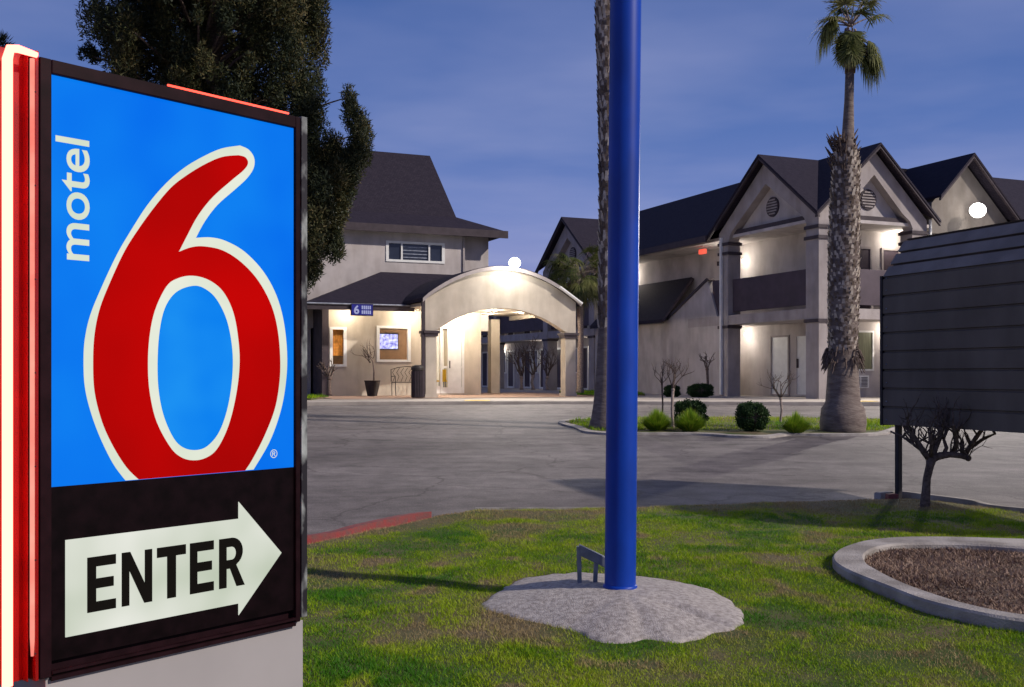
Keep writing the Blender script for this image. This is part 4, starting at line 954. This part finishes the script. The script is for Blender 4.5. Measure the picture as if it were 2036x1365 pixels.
# litter bin
bi = empty('litter_bin', loc2w(OO, -0.28, -0.12, 0.0), TH, label='dark slatted litter bin beside the left portico column', cat='litter bin')
t = MB(); t.tube([(0, 0, .02), (0, 0, .86)], .17, 20); t.build('liner', M['clay'], bi)
t = MB()
for q in range(22):
    a = 2 * math.pi * q / 22; t.box(.185 * math.cos(a) - .012, .185 * math.cos(a) + .012, .185 * math.sin(a) - .012, .185 * math.sin(a) + .012, .03, .84)
t.build('slat', M['trim'], bi)
t = MB(); t.tube([(0, 0, .86), (0, 0, .93), (0, 0, 1.0), (0, 0, 1.03)], [.20, .205, .17, .08], 20); t.build('lid', M['clay'], bi)

# ------------------------------------------------------------------ vegetation
def branch_pts(p, d, L, n=5, wob=0.25, up=0.1):
    pts = [Vector(p)]; d = Vector(d).normalized()
    for k in range(n):
        d = (d + Vector((random.uniform(-wob, wob), random.uniform(-wob, wob), random.uniform(-wob, wob) + up))).normalized()
        pts.append(pts[-1] + d * L / n)
    return pts, d
def grow(b, p, d, L, r, depth, spread=0.7, kids=(2, 4), wob=0.25, up=0.12, tw=None):
    pts, dd = branch_pts(p, d, L, 4, wob, up)
    b.tube(pts, [r * (1 - 0.45 * k / 4) * random.uniform(.9, 1.12) for k in range(5)], 6 if r > .01 else 4)
    if depth == 0: return
    for _ in range(random.randint(*kids)):
        k = random.choice((2, 3, 4, 4)); q = pts[k]
        nd = (dd + Vector((random.gauss(0, spread), random.gauss(0, spread), random.gauss(0, spread * .6) + up))).normalized()
        grow(b, q, nd, L * random.uniform(.55, .8), r * .58, depth - 1, spread, kids, wob, up)

def pruned_tree(name, base, H, crown_w, r, label, m='bark', seed=1, depth=3, group=None, trunkfrac=.45, kids=(2, 3), lean=(0, 0), nl=6):
    random.seed(seed); t = empty(name, base, label=label, cat='pruned tree', group=group)
    top = Vector((lean[0], lean[1], H * trunkfrac)); tr = MB()
    mid = top * .5 + Vector((random.uniform(-.3, .3) * r, 0, 0)) * 4
    tr.tube([(0, 0, -.05), (0, 0, .03 * H), mid, top], [r * 1.7, r * 1.15, r, r * 1.15], 10); tr.sphere(top, r * 1.5, 8, 6)
    tr.build('trunk', M[m], t, smooth=True)
    cr_ = MB()
    for k in range(nl):
        a = 2 * math.pi * k / nl + random.uniform(-.3, .3); d = Vector((math.cos(a) * crown_w, math.sin(a) * crown_w * .8, H * (1 - trunkfrac) * 1.1))
        grow(cr_, top, d, H * (1 - trunkfrac) * .62 + crown_w * .25, r * .55, depth, .55, kids, .28, .10)
    cr_.build('branch', M[m if m == 'bark' else 'bark'], t, smooth=True)
    return t
# foreground one: short trunk, heavy limb running right, knobbly spurs
random.seed(11)
fb_ = G(1838, 1024); FD = fb_.y
ft = empty('pruned_tree', (fb_.x, fb_.y, fb_.z + .05), label='small leafless pruned tree in the lawn in front of the ribbed cabinet', cat='pruned tree')
def F(px, py, dd=0.0): q = P(px, py, FD + dd); return q - Vector((fb_.x, fb_.y, fb_.z + .05))
t = MB(); t.tube([F(1837, 1030), F(1840, 990), F(1843, 950), F(1849, 925), F(1852, 910)], [.060, .046, .038, .040, .055], 12)
t.build('trunk', M['bark'], ft, smooth=True)
limbs = [([(1850, 915), (1838, 900), (1825, 880), (1812, 860), (1800, 845)], .032), ([(1852, 912), (1868, 906), (1890, 903), (1912, 906), (1925, 910)], .040), ([(1852, 910), (1860, 890), (1870, 865), (1868, 845)], .034), ([(1895, 905), (1902, 880), (1898, 860), (1895, 845)], .028), ([(1918, 905), (1930, 885), (1944, 865), (1955, 850)], .030), ([(1850, 912), (1852, 885), (1850, 860)], .022), ([(1875, 905), (1882, 890), (1876, 872), (1885, 850)], .024), ([(1838, 900), (1815, 882), (1795, 868), (1772, 858)], .016), ([(1930, 890), (1955, 872), (1978, 862)], .018)]
t = MB()
for li, (pts, r_) in enumerate(limbs):
    dd = random.uniform(-.25, .25); pp = [F(a, c, dd * k / (len(pts) - 1)) for k, (a, c) in enumerate(pts)]
    rr = [r_ * (1 - .35 * k / (len(pp) - 1)) * random.uniform(.9, 1.15) for k in range(len(pp))]
    t.tube(pp, rr, 8); t.sphere(pp[-1], rr[-1] * 1.3, 8, 5)
    for _ in range(9 if r_ > .02 else 5):
        q = random.choice(pp[1:]); d = Vector((random.gauss(0, .55), random.gauss(0, .5), random.uniform(.5, 1.3)))
        grow(t, q, d, random.uniform(.12, .22), random.uniform(.008, .014), 2, .5, (1, 2), .35, .16)
t.build('branch', M['bark'], ft, smooth=True)

def small_tree(px, py, Hpx, wpx, rpx, label, seed, m='barkpale', group='small pruned trees', d=None, tf=.5, depth=2):
    if d is None: p = GI(px, py); d = p.y; p.z -= .06
    else: p = P(px, py, d)
    s = d / FPX; return pruned_tree('pruned_tree', (p.x, p.y, p.z + .08), Hpx * s, wpx * s / 2, rpx * s, label, m, seed, depth, group, tf)
small_tree(1338, 850, 118, 40, 2.6, 'pale trunked bare pruned tree between the island tufts', 21, tf=.62)
small_tree(1316, 846, 112, 32, 1.6, 'thin bare pruned tree just right of the blue pole on the island', 22, 'bark', tf=.72)
small_tree(1552, 840, 92, 42, 2.2, 'bare pruned tree behind the right hand tuft on the island', 23, tf=.5)
small_tree(1406, 789, 72, 34, 2.5, 'dark pruned tree against the stair wall', 24, 'bark', d=34.5, tf=.7)
small_tree(655, 788, 56, 36, 3.6, 'small pruned tree by the corner of the office', 25, 'bark', d=31.5, tf=.55)
for k, (a, w_) in enumerate(((1037, 44), (1060, 44), (1088, 40))): small_tree(a, 776, 62 + 8 * (k % 2), w_, 2.6, ('bare tree behind the portico, left of three', 'bare tree behind the portico, middle of three', 'bare tree behind the portico, right of three')[k], 30 + k, d=42 + k, tf=.35, group='bare trees behind the portico', depth=3)
# potted plant
pp_ = loc2w(OO, -1.12, 2.05, .04); pt = empty('potted_plant', pp_, label='tall spindly plant in a dark pot by the office wall', cat='potted plant')
t = MB(); t.tube([(0, 0, 0), (0, 0, .05), (0, 0, .45), (0, 0, .50)], [.16, .17, .25, .27], 20); t.build('pot', M['clay'], pt, smooth=False)
random.seed(4); t = MB(); t.tube([(0.05, 0, .4), (.06, 0, .8), (.02, 0, 1.1), (-.12, 0, 1.35)], [.03, .028, .024, .018], 8); t.build('stem', M['barkpale'], pt, smooth=True)
t = MB()
for _ in range(12):
    grow(t, (random.uniform(-.12, .03), 0, random.uniform(1.05, 1.35)), (random.uniform(-1, .25), random.uniform(-.4, .4), random.uniform(.3, 1)), random.uniform(.3, .5), .010, 1, .6, (1, 2), .3, .05)
t.build('branch', M['bark'], pt, smooth=True)

def leaf_cloud(name, cen, rad, N, size, m, parent, box=False, seed=0, shell=.55, aspect=.5, ztone=.0):
    r = np.random.default_rng(seed); u = r.normal(size=(N, 3)); u /= np.linalg.norm(u, axis=1)[:, None]
    if box: u = np.sign(u) * np.abs(u) ** .65; u /= np.linalg.norm(u, axis=1)[:, None] ** .9
    rr = shell + (1 - shell) * r.uniform(0, 1, N) ** .6; bumps = 1 + .12 * np.sin(u[:, 0] * 7 + seed) * np.sin(u[:, 2] * 6 + 1) + .06 * r.normal(size=N)
    c = np.array(cen) + u * (rr * bumps)[:, None] * np.array(rad)
    a = r.normal(size=(N, 3)); a /= np.linalg.norm(a, axis=1)[:, None]; b_ = np.cross(a, r.normal(size=(N, 3))); b_ /= np.linalg.norm(b_, axis=1)[:, None]
    s = size * r.uniform(.6, 1.3, N)[:, None]
    V = np.stack([c - b_ * s * aspect, c + b_ * s * aspect, c + a * s], 1)
    return tris_mesh(name, V, m, parent, attr=np.clip(r.normal(.42, .2, N) + ztone * u[:, 2], 0, 1))
def box_bush(px0, px1, py0, py1, d, label, seed, group='clipped dark bushes'):
    base = GI((px0 + px1) / 2, py1) if d is None else P((px0 + px1) / 2, py1, d); s = base.y / FPX; t = empty('clipped_bush', base, label=label, cat='bush', group=group)
    w = (px1 - px0) * s / 2; h = (py1 - py0) * s / 2
    st_ = MB(); st_.tube([(0, 0, -.08), (0.01, 0, h * .6), (0, 0, h)], [.03, .03, .02], 6); st_.build('stem', M['bark'], t)
    c = MB(); c.sphere((0, 0, h), 1, 12, 8, (w * .72, w * .6, h * .72)); c.build('inner_twigs', M['bark'], t)
    leaf_cloud('foliage', (0, 0, h), (w, w * .85, h), 11000, .030, M['boxleaf'], t, True, seed, .80)
    return t
box_bush(1464, 1528, 799, 857, None, 'dark round clipped bush left of the thin bare tree on the island', 3)
box_bush(1341, 1406, 794, 848, None, 'dark clipped bush behind the bright tuft on the island', 4)
box_bush(1320, 1352, 765, 790, 34.6, 'low dark bush at the foot of the stair wall, smaller one', 5, 'low bushes along the stair wall')
box_bush(1366, 1418, 762, 790, 34.0, 'wide dark bush at the foot of the stair wall', 6, 'low bushes along the stair wall')
def strap_tuft(px0, px1, py0, py1, label, seed, N=2000):
    r = np.random.default_rng(seed); base = GI((px0 + px1) / 2, py1); s = base.y / FPX
    t = empty('strap_leaf_plant', (base.x, base.y, base.z), label=label, cat='plant', group='strap leaf plants on the island')
    W_ = (px1 - px0) * s / 2; H_ = (py1 - py0) * s
    an = r.uniform(0, 2 * np.pi, N); out = np.sqrt(r.uniform(0, 1.3, N)) * W_; L = H_ * r.uniform(.55, 1.1, N) * (1 - .35 * (out / W_) ** 2)
    bx = np.cos(an) * out * .35; by = np.sin(an) * out * .35
    T = []
    prev = np.stack([bx, by, np.zeros(N)], 1); wv = np.stack([-np.sin(an), np.cos(an), np.zeros(N)], 1) * .013
    wv = wv * 1.0
    segs = 4
    for k in range(1, segs + 1):
        f = k / segs
        cur = np.stack([bx + np.cos(an) * out * .7 * f ** 1.1, by + np.sin(an) * out * .7 * f ** 1.1, L * (f - .28 * (out / W_) * f ** 3)], 1)
        w0 = wv * (1 - (k - 1) / segs); w1 = wv * (1 - f)
        T.append(np.stack([prev - w0, prev + w0, cur - w1], 1)); T.append(np.stack([prev + w0, cur + w1, cur - w1], 1)); prev = cur
    tone = np.clip(r.normal(.45, .2, N), 0, 1)
    tris_mesh('leaves', np.concatenate(T), M['tuft'], t, attr=np.tile(tone, len(T)))
    cr_ = MB(); cr_.sphere((0, 0, .02), .09, 8, 5, (1, 1, .6)); cr_.build('root_crown', M['bark'], t)
strap_tuft(1272, 1340, 806, 855, 'strap leaf plant right beside the blue pole', 61)
strap_tuft(1336, 1408, 808, 856, 'bright yellow green strap leaf plant in front of the dark bush', 62, 2400)
strap_tuft(1550, 1614, 814, 860, 'strap leaf plant left of the big palm trunk', 63)

# ---- palms
def palm_trunk(t, pts, rad, seed, boots_from, boots_to, step, size, smooth_m='palmgrey'):
    r = random.Random(seed); tr = MB(); tr.tube(pts, rad, 22); tr.build('trunk', M[smooth_m], t, smooth=True)
    def at(f):
        x = f * (len(pts) - 1); i = min(int(x), len(pts) - 2); q = x - i
        return Vector(pts[i]).lerp(Vector(pts[i + 1]), q), rad[i] * (1 - q) + rad[i + 1] * q
    bo = MB(); z = boots_from; row = 0
    P0 = [Vector(p) for p in pts]
    def byz(zz):
        for i in range(len(P0) - 1):
            if P0[i].z <= zz <= P0[i + 1].z:
                q = (zz - P0[i].z) / (P0[i + 1].z - P0[i].z); return P0[i].lerp(P0[i + 1], q), rad[i] * (1 - q) + rad[i + 1] * q
        return P0[-1], rad[-1]
    while z < boots_to:
        c, rr = byz(z); n_ = max(7, int(2 * math.pi * rr / (size * .95)))
        for k in range(n_):
            a = 2 * math.pi * (k + .5 * (row % 2)) / n_ + r.uniform(-.08, .08); rad_v = Vector((math.cos(a), math.sin(a), 0)); tg = Vector((-math.sin(a), math.cos(a), 0))
            w = size * r.uniform(.38, .5); h = step * r.uniform(1.2, 1.9); o_ = size * r.uniform(.25, .6)
            b0 = c + rad_v * rr * .93; b0.z = z + r.uniform(-.01, .01)
            tip = b0 + rad_v * o_ + Vector((0, 0, h))
            bo.faces([b0 - tg * w, b0 + tg * w, tip + tg * w * .45, tip - tg * w * .45, b0 + Vector((0, 0, h * .6)) - rad_v * .01], [(0, 1, 2, 3), (3, 2, 4), (0, 3, 4), (1, 4, 2)], 0 if r.random() < .5 else 1)
        z += step; row += 1
    bo.build('leaf_base', [M['boot'], M['bootpale']], t)
M['palmgrey'] = mat('palm_trunk', (0.13, 0.10, 0.09), 0.95, col2=(0.22, 0.18, 0.155), scale=4, bump=0.7, bscale=14, stretch=(1, 1, 4), detail=8)
M['boot'] = mat('dark_leaf_bases', (0.085, 0.060, 0.045), 0.95, col2=(0.17, 0.13, 0.10), scale=14)
M['bootpale'] = mat('pale_leaf_bases', (0.40, 0.34, 0.27), 0.95, col2=(0.60, 0.53, 0.45), scale=14)
def fan_fronds(t, specs, seed, leafm='frond'):
    """specs: (origin, direction, petiole length, fan radius, droop)"""
    r = np.random.default_rng(seed); st_ = MB(); T = []; tones = []
    for (o_, d, Lp, Rf, dr) in specs:
        o_ = Vector(o_); d = Vector(d).normalized(); pts = [o_]
        for k in range(5): pts.append(pts[-1] + (d + Vector((0, 0, -dr * k / 5 * .5))).normalized() * Lp / 5)
        st_.tube(pts, [.022, .018, .015, .012, .01, .008], 5)
        e = pts[-1]; dd = (pts[-1] - pts[-2]).normalized(); side = dd.cross(Vector((0, 0, 1)));  side = side.normalized() if side.length > .01 else Vector((1, 0, 0)); upv = side.cross(dd)
        nl_ = 34; tn = r.uniform(.15, .75)
        for k in range(nl_):
            a = -1.9 + 3.8 * k / (nl_ - 1) + r.uniform(-.05, .05)
            ld = (dd * math.cos(a) + side * math.sin(a) + upv * r.uniform(-.12, .12)).normalized(); L = Rf * r.uniform(.75, 1.1) * (1 - .15 * abs(a)); w = .016
            wv = ld.cross(upv).normalized() * w; p0 = np.array(e); 
            prev = p0; sg = 4
            for q in range(1, sg + 1):
                f = q / sg; cur = np.array(e + ld * L * f * (1 - .25 * f * dr)) + np.array([0, 0, -dr * L * .75 * f ** 2.2])
                w0 = np.array(wv) * (1 - .9 * abs((q - 1) / sg - .3)); w1 = np.array(wv) * max(0, 1 - f) 
                T.append([prev - w0, prev + w0, cur - w1]); T.append([prev + w0, cur + w1, cur - w1]); tones += [tn + r.uniform(-.1, .1)] * 2; prev = cur
    st_.build('petiole', M['barkpale'], t, smooth=True); tris_mesh('fronds', np.array(T), M[leafm], t, attr=np.clip(np.array(tones), 0, 1))
# big palm, px ~1680, base y 855
bp = GI(1676, 856); pb = bp.copy(); Dp = bp.y
pm = empty('palm_tree', pb, label='thick shaggy palm tree in front of the two gables on the island', cat='palm tree')
def PL(px, py): q = P(px, py, Dp); return (q.x - pb.x, 0.0, q.z - pb.z)
pts = [PL(1676, 866), PL(1676, 850), PL(1676, 838), PL(1676, 812), PL(1676, 800), PL(1676, 760), PL(1676, 720), PL(1676, 690), PL(1677, 600), PL(1678, 500), PL(1680, 400), PL(1682, 340), PL(1684, 300), PL(1686, 270), PL(1688, 200), PL(1690, 130)]
wpx = [84, 88, 90, 84, 68, 62, 58, 56, 60, 60, 56, 52, 42, 24, 18, 17]
palm_trunk(pm, pts, [w / 2 * Dp / FPX for w in wpx], 5, PL(0, 700)[2], PL(0, 300)[2], .085, .092)
random.seed(8)
for low in (True, False):     # dark thatch collar below, ragged stubs above
    t = MB(); p0 = None
    for k in range(90):
        a = random.uniform(0, 2 * math.pi)
        z = PL(0, random.uniform(690, 722))[2] if low else PL(0, random.uniform(268, 345))[2]
        rr = .31 if low else random.uniform(.15, .24); o_ = Vector((math.cos(a) * rr, math.sin(a) * rr, z)); ln = random.uniform(.1, .24)
        t.tube([o_ * .6 + Vector((0, 0, o_.z * .4)), o_, o_ + Vector((math.cos(a) * ln * .45, math.sin(a) * ln * .45, (-ln if low else ln * .8)))], [.03, .02, .006], 4)
    t.build('thatch' if low else 'leaf_stubs', M['bark'], pm)
specs = []
ctr = Vector(PL(1692, 78))
for k in range(15):       # living crown
    a = random.uniform(0, 2 * math.pi); el = random.uniform(.2, 1.45)
    specs.append((ctr + Vector((0, 0, .25)), (math.cos(a) * math.cos(el), math.sin(a) * math.cos(el), math.sin(el)), random.uniform(.3, .55), random.uniform(.4, .6), random.uniform(.15, .8)))
for k in range(34):       # hanging skirt
    a = random.uniform(0, 2 * math.pi); el = random.uniform(-1.5, -1.2)
    specs.append((Vector(PL(1692, random.uniform(45, 85))) + Vector((math.cos(a) * .1, math.sin(a) * .1, 0)), (math.cos(a) * math.cos(el), math.sin(a) * math.cos(el), math.sin(el)), random.uniform(.15, .3), random.uniform(.28, .42), .25))
for k in range(16):       # clump leaning out to the right
    specs.append((Vector(PL(1700, random.uniform(75, 100))), (random.uniform(.8, 1), random.uniform(-.3, .3), random.uniform(-.6, .1)), random.uniform(.25, .42), random.uniform(.32, .5), random.uniform(1.0, 1.8)))
for k in range(6):        # long strands at the left
    specs.append((Vector(PL(1688, 40)), (-1, random.uniform(-.4, .4), random.uniform(.1, .6)), random.uniform(.3, .45), random.uniform(.4, .55), 1.8))
fan_fronds(pm, specs, 5)
t = MB(); t.tube([PL(1690, 145), PL(1692, 100), PL(1692, 62)], [.10, .13, .05], 12); t.build('crown_core', M['boot'], pm, smooth=True)
# slim palm hidden partly by the blue pole
bp2 = GI(1206, 850); pb2 = bp2.copy(); D2 = bp2.y
pm2 = empty('palm_tree', pb2, label='tall slim palm trunk standing directly behind the blue pole', cat='palm tree')
def PL2(px, py): q = P(px, py, D2); return (q.x - pb2.x, 0.0, q.z - pb2.z)
pts = [PL2(1208, 862), PL2(1208, 846), PL2(1208, 830), PL2(1206, 800), PL2(1206, 740), PL2(1206, 660), PL2(1207, 560), PL2(1208, 420), PL2(1208, 280), PL2(1207, 160), PL2(1206, 40), PL2(1206, -120), PL2(1206, -200)]
wpx = [74, 76, 66, 52, 42, 34, 32, 32, 34, 38, 44, 40, 26]
palm_trunk(pm2, pts, [w / 2 * D2 / FPX for w in wpx], 6, PL2(0, 655)[2], PL2(0, -190)[2], .13, .095)
top2 = Vector(PL2(1206, -215)); specs = []
for k in range(34):
    a = random.uniform(0, 2 * math.pi); el = random.uniform(-.7, 1.2)
    specs.append((top2, (math.cos(a) * math.cos(el), math.sin(a) * math.cos(el), math.sin(el)), random.uniform(.6, 1.0), random.uniform(.5, .8), random.uniform(.3, .9)))
fan_fronds(pm2, specs, 6)
# small palm behind the portico
p3 = P(1153, 786, 37.5); pm3 = empty('palm_tree', p3, label='short palm with a drooping crown behind the right end of the portico', cat='palm tree')
s3 = 37.5 / FPX; hz = (786 - 545) * s3; tr = MB(); tr.tube([(0, 0, -.1), (0, 0, .3), (.03, 0, hz * .5), (-.03, 0, hz)], [.2, .12, .10, .12], 12); tr.build('trunk', M['barkpale'], pm3, smooth=True)
specs = []
for k in range(95):
    a = random.uniform(0, 2 * math.pi); el = random.uniform(-.9, 1.1)
    specs.append(((0, 0, hz), (math.cos(a) * math.cos(el), math.sin(a) * math.cos(el), math.sin(el)), random.uniform(.6, 1.05), random.uniform(.6, .85), random.uniform(.5, 1.1)))
fan_fronds(pm3, specs, 7)

# ---- big conifer behind the sign
TD = 24.0; cb_ = Vector(((395 - CX) / FPX * TD, TD, g(TD)))
cn = empty('conifer_tree', cb_, label='large dark conifer rising behind the illuminated sign', cat='tree')
def CF(px, py): q = P(px, py, TD); return Vector((q.x - cb_.x, 0, q.z - cb_.z))
r = np.random.default_rng(12); random.seed(12)
t = MB(); t.tube([(0, 0, -.2), (0, 0, 1), CF(400, 400), CF(420, 150), CF(440, -150), CF(450, -420)], [.42, .34, .27, .22, .16, .05], 14); t.build('trunk', M['bark'], cn, smooth=True)
spans = [(-420, 400, 480), (-300, 330, 560), (-180, 270, 610), (-80, 230, 640), (0, 205, 645), (60, 195, 650), (110, 205, 645), (170, 240, 640), (230, 300, 640), (280, 300, 655), (330, 320, 690), (390, 330, 690), (450, 380, 675), (500, 430, 650), (540, 560, 630)]
ys = [s_[0] for s_ in spans]
clumps = []
for k in range(800):
    py = random.uniform(-420, 535); x0_ = np.interp(py, ys, [s_[1] for s_ in spans]); x1_ = np.interp(py, ys, [s_[2] for s_ in spans])
    f = random.uniform(0.03, .97); px = x0_ + (x1_ - x0_) * f; hw = (x1_ - x0_) / 2 * TD / FPX
    yy = random.uniform(-1, 1) * hw * math.sqrt(max(.05, 1 - (2 * f - 1) ** 2)); clumps.append((CF(px, py) + Vector((0, yy, 0)), random.choice((.18, .25, .35, .5)) * random.uniform(.85, 1.2)))
for (px, py, rr) in ((700, 205, .22), (705, 235, .28), (712, 265, .32), (708, 300, .34), (700, 335, .34), (690, 370, .32), (680, 400, .3), (660, 430, .32), (655, 300, .34), (650, 350, .4), (665, 390, .34), (610, 520, .2), (640, 480, .26), (665, 470, .22), (670, 500, .18), (620, 545, .16), (168, 98, .16), (180, 104, .12), (212, 40, .26), (205, 70, .22)):
    
    for _ in range(3): clumps.append((CF(px + random.uniform(-9, 9), py + random.uniform(-12, 12)) + Vector((0, random.uniform(-.35, .35), 0)), rr * random.uniform(.8, 1.15)))
t = MB()
for c, rr in clumps[:800:2] + clumps[800::6]:
    z0_ = max(1.5, c.z - .25 * (abs(c.x) + abs(c.y)) - .3); t.tube([(0.02, 0, z0_), Vector((0, 0, z0_)).lerp(c, .55) + Vector((0, 0, .1)), c], [.06, .035, .012], 5)
t.build('limb', M['bark'], cn)
T = []; tone = []
for c, rr in clumps:
    n_ = int(900 * (rr / .45) ** 1.6); u = r.normal(size=(n_, 3)); u /= np.linalg.norm(u, axis=1)[:, None]
    pos = np.array(c) + u * (rr * r.uniform(.15, 1, n_) ** .6)[:, None] * np.array([.75, .75, 1.3])
    dr_ = u * .45 + np.array([0, 0, .5]) + r.normal(size=(n_, 3)) * .6; dr_ /= np.linalg.norm(dr_, axis=1)[:, None]
    sd = np.cross(dr_, r.normal(size=(n_, 3))); sd /= np.linalg.norm(sd, axis=1)[:, None]
    L = r.uniform(.05, .13, n_)[:, None]; w = r.uniform(.010, .022, n_)[:, None]
    T.append(np.stack([pos - sd * w, pos + sd * w, pos + dr_ * L], 1)); tone.append(np.clip(r.normal(.42, .18, n_) + r.uniform(-.22, .22), 0, 1))
tris_mesh('crown', np.concatenate(T), M['needles'], cn, attr=np.concatenate(tone))
# second conifer, its top just showing at the far left
c2 = Vector(((-22 - CX) / FPX * 26, 26, g(26))); cn2 = empty('conifer_tree', c2, label='far left conifer, only its tip showing above the neon edge', cat='tree')
t = MB(); t.tube([(0, 0, -.2), (0, 0, 4), (.1, 0, 8)], [.3, .2, .05], 10); t.build('trunk', M['bark'], cn2, smooth=True)
T = []; tone = []
for k in range(70):
    z = random.uniform(2.5, 9.0); wd = (9.4 - z) * .18 + .12; a = random.uniform(0, 6.28); rr = .32
    c = Vector((math.cos(a) * wd * random.random() + .2, math.sin(a) * wd * random.random(), z)); n_ = 260; u = r.normal(size=(n_, 3)); u /= np.linalg.norm(u, axis=1)[:, None]
    pos = np.array(c) + u * (rr * r.uniform(.15, 1, n_) ** .6)[:, None]; dr_ = u + np.array([0, 0, .4]); sd = np.cross(dr_, r.normal(size=(n_, 3))); sd /= np.linalg.norm(sd, axis=1)[:, None]
    T.append(np.stack([pos - sd * .015, pos + sd * .015, pos + dr_ * .13], 1)); tone.append(np.clip(r.normal(.4, .2, n_), 0, 1))
tris_mesh('crown', np.concatenate(T), M['needles'], cn2, attr=np.concatenate(tone))

# lawn strips beside the office and behind the portico
def patch(name, x0, x1, y0, y1, N, label, seed):
    MB().box(x0, x1, y0, y1, SWZ - .02, SWZ + .05).build('verge', M['lawn'], kind='structure')
    scatter_blades('grass', N, x0, x1, y0, y1, lambda x, y: x > -999, lambda x, y: SWZ + .05 + 0 * x, .04, .10, .014, M['grass'], lambda x, y: np.clip(.1 + .35 * vnoise(x, y, 1, seed) + rng.normal(0, .08, len(x)), 0, 1), .5, label=label, kind='stuff')
patch('verge', -12.0, -5.75, 30.2, 33.2, 9000, 'strip of bright grass beside the office corner', 71)
patch('verge', 1.9, 4.6, 36.5, 42.5, 9000, 'dark grass strip behind the portico', 72)
print('script done')
